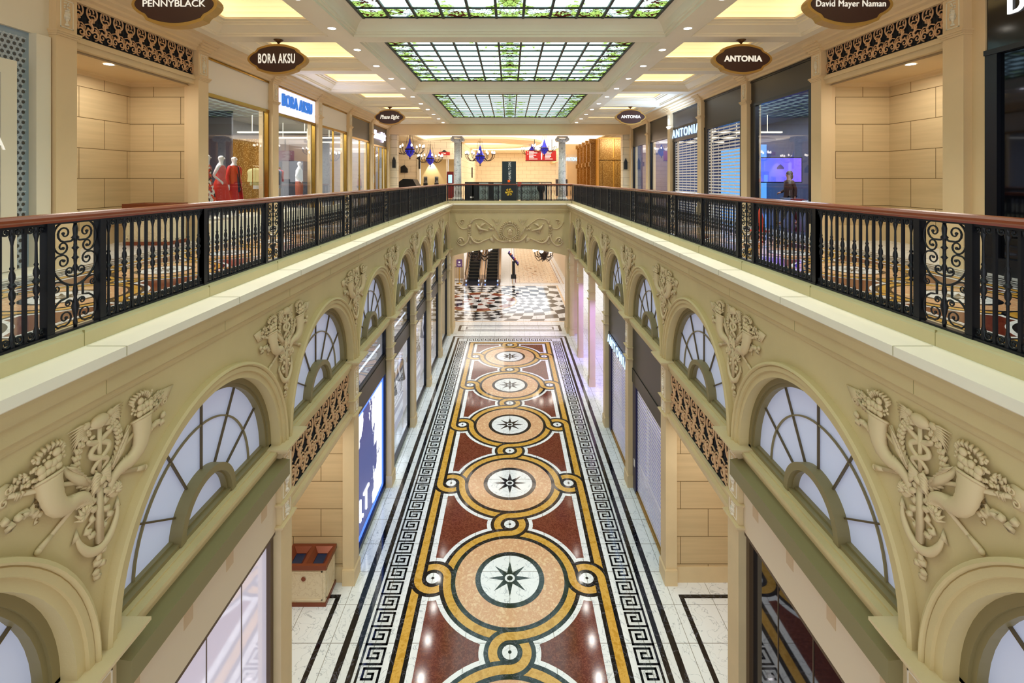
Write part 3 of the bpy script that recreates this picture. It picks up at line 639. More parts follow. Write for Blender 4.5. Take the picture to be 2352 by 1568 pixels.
def new_scroll():
    r=thing('scroll_railing','','railing',group='wrought iron scroll panels')
    a=MB(); a.box(-.03,.03,-.24,.24,0,.022); a.box(-.03,.03,-.24,.24,.93,.95); a.build('frame',iron,r)
    m=MB(); m.smooth=True
    m.lathe([(.012,.02),(.018,.06),(.011,.1),(.03,.2),(.02,.24),(.011,.28),(.02,.33),(.011,.4),(.011,.5),(.022,.54),(.011,.57),(.014,.61),(.028,.625),(.014,.64),(.012,.67),(.014,.695),(.028,.71),(.014,.725),(.012,.76),(.016,.785),(.03,.80),(.016,.82),(.02,.88),(.011,.93)],n=8); m.build('stem',iron,r)
    def sp(c,r0,a0,t,n=16): return spiral(c,r0,.012,a0,t,n)
    m=None
    for e in (-1,1):
        c=MB(); c.smooth=True
        def T(P,rr=.0095,tail=True):
            k=len(P); c.tube([(0,e*p[0],p[1]) for p in P],[rr*(1-.35*i/k) if tail else rr for i in range(k)],6,up=(1,0,0))
            c.blob((0,e*P[-1][0],P[-1][1]),.014,6,4)
        T(cat([(.012,.80),(.04,.775),(.09,.775)],3)[:-1]+sp((.105,.845),.072,-1.5,1.25))
        T(cat([(.01,.93),(.06,.945),(.13,.94),(.19,.89),(.215,.80),(.195,.72),(.155,.675)],3)[:-1]+sp((.125,.73),.058,-1.2,-1.15))
        T(cat([(.0,.385),(.06,.40),(.13,.44),(.19,.51),(.213,.58),(.195,.64),(.15,.665)],3)[:-1]+sp((.12,.605),.06,1.2,1.2))
        T(cat([(.008,.46),(.04,.47)],2)[:-1]+sp((.055,.515),.045,-1.7,1.2,12),.008)
        T(cat([(.0,.385),(.07,.395),(.13,.43),(.185,.44),(.212,.41)],3)[:-1]+sp((.178,.385),.036,.6,-1.2,12),.008)
        T([(.075,.40),(.075,.29),(.11,.285)]+cat([(.14,.28),(.19,.24),(.213,.17),(.20,.09),(.15,.045)],3)[:-1]+sp((.10,.125),.072,-1.1,-1.3))
        T(cat([(.01,.2),(.03,.25),(.055,.265)],2)[:-1]+sp((.07,.24),.028,1.8,-1.1,10),.008)
        c.build('scroll',iron,r)
    for y in (-.22,.22):
        for z in (.25,.62,.85): pass
    return r
sec=None; scp=None
def put(kind,loc,rot,lab):
    global sec,scp
    if kind=='sec':
        if sec is None: sec=new_section(); sec.location=loc; sec.rotation_euler=rot; sec['label']=lab; return
        dup(sec,loc,rot,lab)
    else:
        if scp is None: scp=new_scroll(); scp.location=loc; scp.rotation_euler=rot; scp['label']=lab; return
        dup(scp,loc,rot,lab)
for s in (-1,1):
    n=0; m=0
    for k in range(-3,5):
        if k>-3: put('scr',(s*3.8,YL(k),RZ),(0,0,0),'black iron scroll panel in the %s railing, %s from the camera'%(SIDE[s],ORD[m])); m+=1
        for j,y in enumerate((YL(k)+.26,YL(k)+1.8)):
            if y<1.5: continue
            put('sec',(s*3.8,y,RZ),(0,0,0),'black railing section of turned balusters, %s from the camera on the %s side'%(ORD[n],SIDE[s])); n+=1
    h=MB(); h.smooth=False
    pr=[(-.035,-.03),(-.04,-.012),(-.05,0),(-.05,.02),(-.035,.04),(0,.047),(.035,.04),(.05,.02),(.05,0),(.04,-.012),(.035,-.03)]
    h.prism([(s*3.8+a,8.985+b) for a,b in pr],'y',-1,29.83)
    h.build('handrail',wood,label='polished mahogany handrail running the length of the %s railing'%SIDE[s],category='handrail')
x=-3.75; i=0
for i,x in enumerate((-3.72,-2.18,-.64+.0,.64-.0,2.18)):
    pass
xs=[-3.77,-2.23,-.75,.75-.06,2.23]; 
for i,x0 in enumerate((-3.77,-2.23,.69,2.23)):
    put('sec',(x0,29.78,RZ),(0,0,-PI/2),'black railing section of turned balusters across the bridge, %s from the left'%(['first','second','third','fourth'][i]))
h=MB(); h.prism([(29.78+a,8.985+b) for a,b in pr],'x',-3.75,3.75); h.build('handrail',wood,label='thin wooden handrail crossing the bridge at the far end',category='handrail')
# ---------------- bridge ----------------
BY=29.6
b=MB(); n=24; vs=[]
for i in range(n+1):
    x=-3.62+7.24*i/n; z=4.69+.47*math.sqrt(max(0,1-(x/3.62)**2))*1.0 if 0 else 4.66+.5*(1-(x/3.62)**2)
    vs+=[(x,BY,z),(x,BY,7.6),(x,BY+1.4,z)]
fs=[(3*i,3*i+1,3*i+4,3*i+3) for i in range(n)]+[(3*i,3*i+3,3*i+5,3*i+2) for i in range(n)]
b.add(vs,fs); b.build('wall_bridge',stone,kind='structure')
def bband(pts,x,m,nm):
    q=MB(); q.prism([(BY-(WX-a) if a<=3.95 else a,z) for a,z in pts],'x',-x,x); q.build(nm,m,kind='structure')
P=[(3.62,7.34),(3.60,7.34),(3.585,7.37),(3.585,7.40),(3.56,7.43),(3.53,7.44),(3.53,7.56),(3.50,7.58),(3.47,7.60),(3.45,7.64),(3.43,7.70),(3.40,7.745),(3.37,7.76)]
bband(P+[(3.8,7.76),(3.8,7.34)],3.61,stone,'trim_13'); bband([(3.37,7.76),(3.35,7.775),(3.35,7.86),(3.9,7.86),(3.9,7.76)],3.9,ledge_m,'trim_14')
q=MB(); q.box(-3.7,3.7,29.70,29.86,7.86,8.012); q.build('trim_15',MATS['kerb_stone'],kind='structure')
q=MB()
for i in range(46): q.blob((-3.5+i*.155,BY-.03,7.315),(.06,.03,.025),6,4)
q.build('trim_16',stone,kind='structure')
for s in (-1,1):
    q=MB(); q.box(*sorted((s*3.47,s*4.4)),29.75,31,0,4.75); q.box(*sorted((s*3.43,s*4.4)),29.7,31.05,0,.4); q.build('wall_bridge_pier_'+SIDE[s],stone2,kind='structure')
# bridge relief: u right, v up, h towards the viewer
def rel(r,name,fn,m=ledge_m,flip=1):
    mb=MB(); mb.smooth=True; mb.X=lambda u,v,h:(u*flip,-h*1.5,v); fn(mb); return mb.build(name,m,r)
U=lambda zx,zy:((zx-668)*.005448,9.32-(59+.20833*zy)*.02615-6.18)
relm=mat('relief_plaster','dac298',.65)
r=thing('relief_ornament','pale plaster relief with a bearded face medallion, birds and scrolls on the bridge','relief',(0,BY,6.18))
def med(mb):
    for R_1,t in ((.42,.03),(.36,.012)):
        mb.tube([(R_1*cos(a),R_1*sin(a),.02) for a in [2*PI*i/40 for i in range(41)]],t,6)
    for i in range(30):
        a=2*PI*i/30; 
        for rr,sz in ((.54,.05),(.6,.035),(.5,.035)): mb.blob((rr*cos(a+.05*(rr>.55)),rr*sin(a+.05*(rr>.55)),.02),(sz,sz,.05),6,4)
    for a in (PI/2,-PI/2): mb.blob((.57*cos(a),.57*sin(a),.05),(.08,.08,.05),8,5)
rel(r,'medallion',med,relm)
def face(mb):
    mb.blob((0,.02,.03),(.14,.2,.1),12,8); mb.blob((0,.0,.13),(.022,.05,.035),6,5); mb.blob((0,-.03,.135),(.03,.018,.03),6,4)
    for e in (-1,1):
        mb.blob((e*.05,.035,.115),(.022,.012,.015),6,4); mb.tube([(e*.015,.07,.12),(e*.055,.085,.12),(e*.09,.06,.1)],.012,5); mb.blob((e*.07,-.02,.1),(.03,.03,.03),6,4)
        mb.tube([(0,-.055,.13),(e*.05,-.07,.12),(e*.08,-.11,.09)],[.014,.016,.006],5); mb.blob((e*.145,.03,.03),(.02,.04,.03),6,4)
    random.seed(4)
    for i in range(34):
        x=random.uniform(-.11,.11); y0=-.09-random.random()*.06; mb.tube([(x,y0,.1),(x*.9+.01,y0-.05,.1),(x*.75-.01,y0-.09,.07),(x*.7,y0-.12,.04)],[.018,.016,.012,.004],5)
    for i in range(30):
        a=PI*(i/29); mb.tube([(.12*cos(a),.08+.12*sin(a),.09),(.15*cos(a+.1),.08+.15*sin(a+.1),.07),(.17*cos(a-.05),.07+.16*sin(a-.05),.03)],[.018,.018,.006],5)
    mb.blob((0,-.085,.12),(.03,.009,.02),6,4)
rel(r,'bearded_face',face,relm)
def wing(e):
    def f_(mb):
        X=lambda a,b,h=.02:(e*abs(U(a,b)[0]),U(a,b)[1],h)
        def T(P,rr): 
            Q=cat([X(*p) for p in P],4); k=len(Q); mb.tube(Q,[rr*(1.15-.5*i/k) for i in range(k)],6)
            return Q
        def S(c,r0,a0,t,rr):
            q=spiral((abs(U(*c)[0]),U(*c)[1]),r0,.02,a0,t,18); mb.tube([(e*x,y,.03) for x,y in q],[rr*(1-.4*i/18) for i in range(19)],6)
        T([(200,255),(150,265),(105,235),(82,190)],.03); S((140,188),.16,2.6,-1.25,.03); mb.blob(X(80,190),.04,6,4)
        T([(225,330),(205,400),(160,445),(110,440),(82,400)],.05); S((122,395),.22,3.4,-1.3,.045); mb.blob(X(122,390,.04),(.08,.08,.05),8,5)
        T([(232,345),(270,400),(320,420),(370,400),(440,370)],.06)
        for i in range(8): mb.tube([X(245+i*22,392+14*sin(i/2.6)),X(262+i*22,375+14*sin(i/2.6)),X(275+i*22,372+14*sin(i/2.6))],[.03,.02,.006],5)
        for i in range(5): mb.tube([X(440,372),X(470,365+i*8),X(500,385+i*8)],[.03,.035,.008],5)
        for i in range(7):
            y=215+i*18; 
            for d in (-1,1): mb.tube([X(222,y),X(222+d*14,y+4),X(222+d*22,y+16)],[.02,.032,.006],5)
        mb.blob(X(225,235,.04),(.1,.09,.06),8,5)
        for i in range(5): mb.tube([X(240,435),X(220+i*10,415),X(222+i*9,385)],[.035,.02,.01],5)
        T([(235,210),(250,175),(300,155),(360,155),(430,200),(480,245)],.035)
        for i in range(5): mb.tube([X(240+i*2,205),X(228+i*9,180-i*2),X(240+i*10,150-i*3)],[.03,.025,.005],5)
        # bird
        mb.tube(cat([X(300,215,.05),X(315,235,.06),X(340,262,.07),X(375,272,.06),X(430,285,.03)],4),[.03,.035,.045,.05,.06,.07,.08,.085,.085,.08,.07,.06,.05,.045,.04,.035,.03][:17],8)
        mb.blob(X(302,213,.06),(.06,.05,.05),8,5); mb.tube([X(296,214,.06),X(285,218,.05)],[.02,.003],5)
        for i in range(6): mb.tube([X(335,250,.06),X(355+i*8,215-i*2,.06),X(372+i*10,185+i*7,.03)],[.03,.03,.006],5)
        for i in range(4): mb.tube([X(335,275,.05),X(340+i*10,300-i*2,.04),X(350+i*14,325-i*7,.02)],[.025,.025,.006],5)
        S((330,290),.22,2.4,.55,.025)
        T([(480,330),(510,370),(560,400),(640,395)],.045); T([(565,400),(620,408),(668,392)],.035)
        T([(500,240),(520,300),(560,360)],.03)
        for i in range(12):
            a=i/11; p=X(495+70*a,260+120*a,.03); mb.tube([p,(p[0]-e*.06,p[1]+.05,.03),(p[0]-e*.07,p[1]+.12,.01)],[.03,.028,.005],5)
        random.seed(6)
        for i in range(7): mb.blob(X(440+random.random()*50,205+random.random()*80,.04),(.055,.055,.05),8,5)
        for q in ((470,150),(490,155),(545,150),(575,155),(520,170)): T([(525,225),((525+q[0])/2+4,190),q],.018)
    return f_
for e in (-1,1): rel(r,'bird_and_scroll',wing(e),relm)
# ---------------- spandrel reliefs ----------------
def spandrel(s):
    root=thing('relief_ornament','','relief',(s*WX,YL(0),6.75),group='caduceus reliefs between the arches')
    def P_(nm,fn):
        mb=MB(); mb.smooth=True; mb.X=lambda u,v,h:(-s*h*.62,u,v); fn(mb); mb.build(nm,relm,root)
    def cad(mb):
        mb.tube([(0,-.02,.05),(0,.42,.05)],.022,8); mb.tube([(0,.40,.05),(0,.43,.05)],.035,8)
        for e in (-1,1):
            Q=[(e*(.125-.055*t/9)*sin(t)*1.0,.40-.042*t,.06+.02*cos(t)) for t in [i*.32 for i in range(4,30)]]
            mb.tube(Q,[.028-.013*abs(i/25-.2) for i in range(26)],6)
            mb.blob((e*.085,.355,.07),(.03,.018,.02),6,4)
            # wings
            mb.blob((e*.13,.47,.04),(.05,.035,.03),8,5)
            for i in range(7):
                mb.tube([(e*.13,.48-.012*i,.045),(e*(.19+.004*i),.50-.018*i,.05),(e*(.29-.008*i),.49-.03*i,.02)],[.014,.012,.003],5)
        mb.lathe([(.0,.0)],n=3) if 0 else None
        mb.blob((0,.455,.05),(.095,.06,.07),12,7); mb.tube([(-.105,.435,.05),(0,.42,.10),(.105,.435,.05)],.013,6)
    P_('caduceus',cad)
    def wreath(mb):
        for e in (-1,1):
            for i in range(13):
                a=-PI/2+e*(.12+i*.2); c=(.225*cos(a),.185+.25*sin(a)); t=a+e*PI/2; 
                for d in (-.6,.6,0):
                    q=(c[0]+.065*cos(t+d*e),c[1]+.065*sin(t+d*e)); mb.tube([(c[0],c[1],.02),((c[0]+q[0])/2,(c[1]+q[1])/2,.05),(q[0],q[1],.02)],[.012,.022,.010],6)
    P_('laurel_wreath',wreath)
    def anchor(mb):
        mb.tube([(0,.0,.05),(0,-.60,.05)],[.032,.042],4)
        Q=cat([(-.215,-.40,.03),(-.19,-.50,.05),(-.11,-.61,.06),(0,-.655,.06),(.11,-.61,.06),(.19,-.50,.05),(.215,-.40,.03)],4); k=len(Q)
        mb.tube(Q,[.012+.03*sin(PI*i/(k-1)) for i in range(k)],8)
        for e in (-1,1): mb.add([(e*.215,-.33,.03),(e*.26,-.45,.02),(e*.215,-.42,.06),(e*.17,-.44,.02)],[(0,1,2),(0,2,3),(1,2,3),(0,1,3)])
    P_('anchor',anchor)
    def horn(e):
        def f_(mb):
            C=cat([(e*.485,.26,.06),(e*.475,.12,.08),(e*.43,.0,.09),(e*.33,-.07,.08),(e*.22,-.08,.07),(e*.13,-.14,.06),(e*.12,-.24,.05),(e*.17,-.29,.05),(e*.20,-.24,.06),(e*.17,-.21,.06)],4); k=len(C)
            R=[(.105-.068*min(1,i/(k*.55))-.025*max(0,(i/k-.55)/.45))*(1+.05*(i%2)) for i in range(k)]; mb.tube(C,R,10)
            mb.tube([(e*(.485+.11*cos(a)),.255+.028*sin(a),.06+.10*sin(a)) for a in [2*PI*i/20 for i in range(21)]],.014,5)
            for i in range(9):
                c=C[int(k*.36)+i]; 
                for d in (-1,1): mb.tube([c,(c[0]+e*.03*d,c[1]+.045*d,.08),(c[0]+e*.06,c[1]+.065*d,.04)],[.03,.022,.005],5)
            for i in range(7):
                a=-.6+i*.55; mb.tube([(e*.16,-.25,.07),(e*(.16+.05*cos(a)),-.25+.05*sin(a),.09),(e*(.16+.085*cos(a+.5)),-.25+.085*sin(a+.5),.04)],[.012,.018,.005],5)
            random.seed(11)
            for i in range(9): mb.blob((e*(.43+.045*(i%4)+random.uniform(-.01,.01)),.31+.055*(i//4)+random.uniform(-.01,.01),.10),.034,8,6)
            for i in range(22): mb.blob((e*(.485+random.uniform(-.13,.13)),.36+random.uniform(-.04,.1),.07),.016,6,4)
            for i in range(26): mb.blob((e*(.60+random.uniform(-.05,.07)),.33+random.uniform(-.05,.06),.07+random.uniform(-.02,.02)),.017,6,4)
            for i in range(10):
                a=PI*i/9; x,y=.47+.09*cos(a),.40+.06*sin(a); mb.tube([(e*x,y,.06),(e*(x+.02*cos(a)),y+.03,.08),(e*(x+.035*cos(a+.3)),y+.05,.03)],[.012,.018,.010],5)
            for i in range(12):
                x=.68+random.uniform(-.04,.06); y=.30+random.uniform(-.06,.08); mb.tube([(e*x,y,.04),(e*(x+.03),y+.03,.06),(e*(x+.03),y-.03,.03)],[.012,.02,.006],5)
        return f_
    for e in (-1,1): P_('cornucopia',horn(e))
    def spears(mb):
        for e in (-1,1):
            mb.tube([(e*-.5,-.25,.035),(e*.78,.295,.035)],.02,7); mb.tube([(e*-.54,-.265,.035),(e*-.44,-.225,.035)],[.03,.02],7); mb.blob((e*-.55,-.27,.035),.03,8,5)
            o=Vector((e*.78,.295,0)); d=Vector((e*.92,.39,0)).normalized(); q=Vector((-d.y,d.x,0))
            out=[o-d*.02+q*.07,o+d*.04+q*.085,o+d*.2,o+d*.04-q*.085,o-d*.02-q*.07]
            mb.add([(p.x,p.y,.01) for p in out]+[(p.x,p.y,.035) for p in out]+[tuple(o+d*.05+Vector((0,0,.055)))],[(0,1,2,3,4)]+[(i,(i+1)%5,5+(i+1)%5,5+i) for i in range(5)]+[(5+i,5+(i+1)%5,10) for i in range(5)])
            for g in (-1,1): mb.tube([(p[0],p[1],.05) for p in spiral((o.x+d.x*.02+q.x*.04*g,o.y+d.y*.02+q.y*.04*g),.035,.008,1,1.2*g,10)],.008,5)
    P_('crossed_spears',spears)
    def rib(mb):
        def wave(pts,w0,amp=.02,n=5):
            Q=cat(pts,n); k=len(Q); mb.tube([(p[0]+amp*sin(i*1.6),p[1],p[2]+.014*cos(i*1.6)) for i,p in enumerate(Q)],[w0*(.75+.35*cos(i*1.6)) for i in range(k)],5)
        for e in (-1,1):
            wave([(e*.55,.13,.03),(e*.62,.06,.04),(e*.68,.11,.04),(e*.76,.06,.04),(e*.8,.14,.04)],.035)
            wave([(e*.52,.08,.03),(e*.55,.0,.04),(e*.58,.06,.03),(e*.54,-.05,.02)],.025)
            wave([(e*.03,-.12,.06),(e*.08,-.22,.05),(e*.05,-.32,.04),(e*.12,-.42,.04),(e*.06,-.5,.03)],.03)
            for i in range(5): mb.tube([(0,-.02+e*.01,.08),(e*.07,.03-.03*i,.10),(e*.10,-.02-.03*i,.07)],[.02,.022,.01],5)
            mb.tube([(e*.12,-.02,.06),(e*.22,.08,.07),(e*.30,.17,.05),(e*.34,.25,.03)],[.03,.04,.03,.012],6)
            for i in range(6): mb.tube([(e*(.12+.025*i),.0+.035*i,.09),(e*(.21+.025*i),.10+.03*i,.07)],[.016,.005],4)
        wave([(0,-.66,.05),(.04,-.70,.05),(-.04,-.75,.04),(.04,-.8,.04),(-.03,-.85,.03),(.0,-.91,.02)],.034,.012)
        mb.blob((0,-.06,.08),(.05,.04,.04),8,5)
    P_('ribbon_cluster',rib)
    return root
for s in (-1,1):
    r0=spandrel(s)
    for k in range(-2,5):
        lab='plaster caduceus and anchor relief, %s from the camera on the %s wall'%(ORD[k+2],SIDE[s])
        if k==0: r0['label']=lab
        else: dup(r0,(s*WX,YL(k),6.75),(0,0,0),lab)
# ---------------- hanging signs ----------------
def sign_shape(w2,h2,g=0):
    P=[]; a=w2-g; b=h2-g
    for i in range(13): t=-1+i/6; P.append((.66*a*t,b*(1-.28*t*t)))
    q=[]
    for i in range(1,6): t=i/6; q.append((.66*a+.13*a*t,b*(.72-.26*t+.06*sin(PI*t)*-1)))
    r=[(.79*a+.21*a*sin(PI/2*t)**.9,b*(.46-.46*t)) for t in (0,.25,.5,.75,1)]
    right=P[6:]+q+r; top=[(-x,y) for x,y in reversed(right)][:-1]+right
    return top+[(x,-y) for x,y in reversed(top)][1:-1]
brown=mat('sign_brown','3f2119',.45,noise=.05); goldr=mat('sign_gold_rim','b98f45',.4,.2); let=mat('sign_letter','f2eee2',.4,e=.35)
def hang(x,y,txt,size,lab,sx=1,bold=0,sp=1,shear=0):
    r=thing('hanging_sign',lab,'sign',(x,y,ZC),group='oval hanging shop signs'); zc=-.475
    o=sign_shape(.695,.36); 
    b=MB(); b.prism([(p[0],p[1]+zc) for p in o],'y',-.09,.09); b.build('rim',goldr,r)
    b=MB(); b.prism([(p[0],p[1]+zc) for p in sign_shape(.695,.36,.055)],'y',-.098,.098); b.build('face_panel',brown,r)
    b=MB(); b.smooth=True; b.lathe([(.11,0),(.10,-.02),(.05,-.05),(.025,-.08),(.022,-.13)],n=16); b.build('ceiling_mount',mat('bronze','6e4a26',.35,.6),r)
    t=text(txt,size,let,r,(0,-.104,zc),(PI/2,0,0),.006,sx=sx,bold=bold,sp=sp,shear=shear)
    t=text(txt,size,let,r,(0,.104,zc),(PI/2,0,PI),.006,sx=sx,bold=bold,sp=sp,shear=shear)
hang(-5.42,8.05,'PENNYBLACK',.155,'brown oval sign with thin wide lettering, cut by the top edge on the left',1.05,0,1.0)
hang(-5.49,11.70,'BORA AKSU',.31,'brown oval sign with tall narrow white capitals hanging on the left',.47,.006,1.15)
hang(-5.50,22.6,'Phase Eight',.25,'small brown oval sign with white script lettering, far on the left',.8,.004,.95,.3)
hang(5.50,8.05,'David Mayer Naman',.145,'brown oval sign with a three-word name, cut by the top edge on the right',.9,0,1.05)
hang(5.49,11.70,'ANTONIA',.185,'brown oval sign with bold white capitals, nearer of the two alike on the right',1.0,.007,1.05)
hang(5.50,22.5,'ANTONIA',.185,'small brown oval sign with bold white capitals, farther one on the right',1.0,.007,1.05)
# ---------------- upper shops ----------------
XF=7.38
area('sign_glow',(6.9,YU(2)+1.8,11.3),.3,2.6,60,(.45,.65,1),(0,PI/2,0)); area('sign_glow',(-6.95,YU(1)+1.8,11.8),.3,2.6,30,(.6,.65,1),(0,-PI/2,0)); area('sign_glow',(7.0,YU(2)+2.5,11.6),.5,2.6,30,(.45,.65,1),(PI,0,0))
gl_m=glass('shop_glass','eef4f6',.07); gl_d=glass('shop_glass_dark','9aa4b4',.16); mir=mat('mirror_glass','c9d2d8',.04,1.0); 
wfas=mat('white_fascia','e9e2d4',.45); lit=emis('lit_white','ffffff',2.2); slat=mat('shutter_slat','e8e6ea',.4,.1)
def bx(nm,m,r,s,x0,x1,y0,y1,z0,z1):
    b=MB(); b.box(*sorted((s*x0,s*x1)),y0,y1,z0,z1); return b.build(nm,m,r)
def glasspane(r,s,x,y0,y1,z0,z1,m):
    b=MB(); b.quad((s*x,y0,z0),(s*x,y1,z0),(s*x,y1,z1),(s*x,y0,z1)); return b.build('glass_pane',m,r,fix=False)
def shutter(r,s,x,y0,y1,z0,z1,p=.11,hh=.055):
    b=MB(); z=z0
    while z<z1-hh: b.box(*sorted((s*x,s*(x+.015))),y0,y1,z,z+hh); z+=p
    n=int((y1-y0)/.42)
    for i in range(n+1): yy=y0+(y1-y0)*i/n; b.box(*sorted((s*(x+.004),s*(x+.011))),yy-.008,yy+.008,z0,z1)
    return b.build('roller_shutter',slat,r)
def shopU(s,k,lab,fas,frame,zb,base=None,shut=False,jamb=.07,gm=None,txt=None,split=0,zglass=None):
    y0,y1=YU(k)+.19,YU(k)+3.41; r=thing('shop_front',lab,'shop front',(0,0,0))
    bx('fascia',fas,r,s,XF,XF+.08,y0,y1,zb,12.3)
    b=MB()
    for a,c in ((y0,y0+jamb),(y1-jamb,y1)): b.box(*sorted((s*(XF-.02),s*(XF+.1))),a,c,ZF,zb)
    b.box(*sorted((s*(XF-.03),s*(XF+.1))),y0,y1,zb-.08,zb+.01); b.box(*sorted((s*(XF-.025),s*(XF+.08))),y0,y1,12.24,12.3)
    for i in range(split): yy=y0+(y1-y0)*(i+1)/(split+1); b.box(*sorted((s*XF,s*(XF+.06))),yy-.03,yy+.03,ZF,zb)
    b.build('frame',frame,r); zz=ZF
    if base: bx('plinth',base,r,s,XF-.02,XF+.12,y0,y1,ZF,ZF+.36); zz=ZF+.36
    if shut: shutter(r,s,XF+.02,y0+jamb,y1-jamb,zz,zb-.08)
    else: glasspane(r,s,XF+.03,y0+jamb,y1-jamb,zz,zb-.08,gm or gl_m)
    return r
r=shopU(-1,0,'shop window with white fascia and brass frame showing mannequins in red',wfas,goldt,11.42,cream)
r=shopU(-1,1,'shop window under a lit white sign board with tall blue capitals',mat('lit_fascia','f0eef4',.4,e=.55,ec='e4e4ff'),goldt,11.42,cream)
text('BORA AKSU',.56,mat('blue_letter','1c5fae',.3,e=.4,ec='2f7fd8'),r,(-XF+.06,YU(1)+1.78,11.86),(PI/2,0,PI/2),.03,sx=.72,bold=.004,sp=1.12)
shopU(-1,2,'shop window with blank white fascia, third of the left upper shops',wfas,goldt,11.42,cream,split=1)
shopU(-1,3,'shop window with dark grey fascia and brass edges on the left upper level',mat('grey_fascia','5d5852',.4),goldt,11.3,None,split=1)
r=shopU(-1,4,'shop front with dark fascia and glowing white script near the bridge',mat('grey_fascia','5d5852',.4),goldt,11.2,None,split=3)
t=text('Phase Eight',.62,emis('neon_white','e8dcff',2.5),r,(-XF+.05,YU(4)+1.75,11.75),(PI/2,0,PI/2),.02,sx=.85,bold=.01,shear=.3)
shopU(1,0,'large dark-framed shop window with a glowing blue screen inside',dark,darkf,11.6,None,jamb=.3,gm=gl_m)
shopU(1,1,'dark shop front closed by a pale slatted shutter on the right upper level',dark,darkf,11.25,None,True,jamb=.32)
r=shopU(1,2,'dark shop front with glowing white capitals above a slatted shutter',dark,darkf,11.05,None,True,jamb=.25)
text('ANTONIA',.5,emis('blue_white','a8ccff',1.5),r,(XF-.05,YU(2)+1.78,11.3),(PI/2,0,-PI/2),.015,sx=1.15,bold=.006,sp=1.3)
shopU(1,3,'dark-framed shop window, fourth of the right upper shops',dark,darkf,11.3,None,gm=gl_m)
shopU(1,4,'dark-framed shop window nearest the bridge on the right',dark,darkf,11.3,None,gm=gl_m)
# near left: lattice shop front
r=thing('shop_front','cream-framed shop front with white hexagon lattice panel at the left edge','shop front')
bx('fascia',cream,r,-1,7.36,7.5,-3,7.87,11.57,12.4); bx('frame',cream,r,-1,7.3,7.5,7.6,7.84,ZF,11.57); bx('sill',cream,r,-1,7.3,7.5,-3,7.6,ZF,7.97)
b=MB(); b.mi=0; b.box(-7.5,-7.42,-1,7.6,7.97,11.57); X=-7.415; p=.09
b.mi=1
rows=int(3.6/(p*.866)); cols=int(3.2/p)
for j in range(rows):
    for i in range(cols):
        y=4.45+i*p+(j%2)*p/2; z=8.0+j*p*.866
        if z>11.5 or y>7.55: continue
        b.mi=1; b.poly([(X+.002,y+.028*cos(PI/6+q*PI/3),z+.028*sin(PI/6+q*PI/3)) for q in range(6)])
        b.mi=2
        for q in range(3):
            a=q*PI/3; d=(cos(a),sin(a)); n_=(-sin(a),cos(a))
            for o in (.033,.045): 
                c0=(y+n_[0]*o-d[0]*.045,z+n_[1]*o-d[1]*.045); c1=(y+n_[0]*o+d[0]*.045,z+n_[1]*o+d[1]*.045); h_=.0025
                b.quad((X+.001,c0[0]-n_[0]*h_,c0[1]-n_[1]*h_),(X+.001,c1[0]-n_[0]*h_,c1[1]-n_[1]*h_),(X+.001,c1[0]+n_[0]*h_,c1[1]+n_[1]*h_),(X+.001,c0[0]+n_[0]*h_,c0[1]+n_[1]*h_))
b.build('lattice_panel',[mat('lattice_blue','93a5b2',.25),mat('lattice_dark','4c4740',.4),mat('lattice_white','dfe6ea',.4)],r,fix=False)
b=MB(); b.box(-7.40,-7.28,7.05,7.28,ZF+.1,11.06); b.box(-7.40,-7.28,2.5,7.05,10.85,11.06); b.box(-7.40,-7.28,2.5,7.05,ZF+.1,ZF+.3); b.build('door_frame',cream,r)
b=MB(); b.quad((-7.30,2.5,ZF+.3),(-7.30,7.05,ZF+.3),(-7.30,7.05,10.85),(-7.30,2.5,10.85)); b.build('door_glass',mat('door_mirror','8a939c',.05,.9),r,fix=False)
text('A',.3,let,r,(-7.27,7.0,9.83),(PI/2,0,PI/2))
# near right: black shop front
r=thing('shop_front','black shop front with white capitals at the right edge of the upper level','shop front')
bk=mat('black_gloss','0b0c12',.1); bx('fascia',bk,r,1,7.4,7.5,-3,7.64,11.25,12.35); bx('side_strip',warmst,r,1,7.38,7.5,7.65,7.9,ZF,12.3); b=MB()
for y0,y1 in ((7.45,7.64),(6.95,7.02),(6.2,6.32),(5.2,5.3)): b.box(7.36,7.5,y0,y1,ZF,11.3)
b.box(7.34,7.5,-3,7.64,11.22,11.3); b.box(7.34,7.5,-3,7.64,ZF,ZF+.25); b.box(7.37,7.5,-3,7.0,10.35,10.42); b.build('frame',darkf,r)
b=MB(); b.quad((7.42,-3,ZF+.25),(7.42,7.45,ZF+.25),(7.42,7.45,11.22),(7.42,-3,11.22)); b.build('glass_pane',mat('black_mirror','3a3d48',.04,.95),r,fix=False)
text('DO',.34,mat('white_letter','f4f4f4',.3,e=.6),r,(7.38,7.05,11.86),(PI/2,0,-PI/2),.02,sx=1,bold=.004)
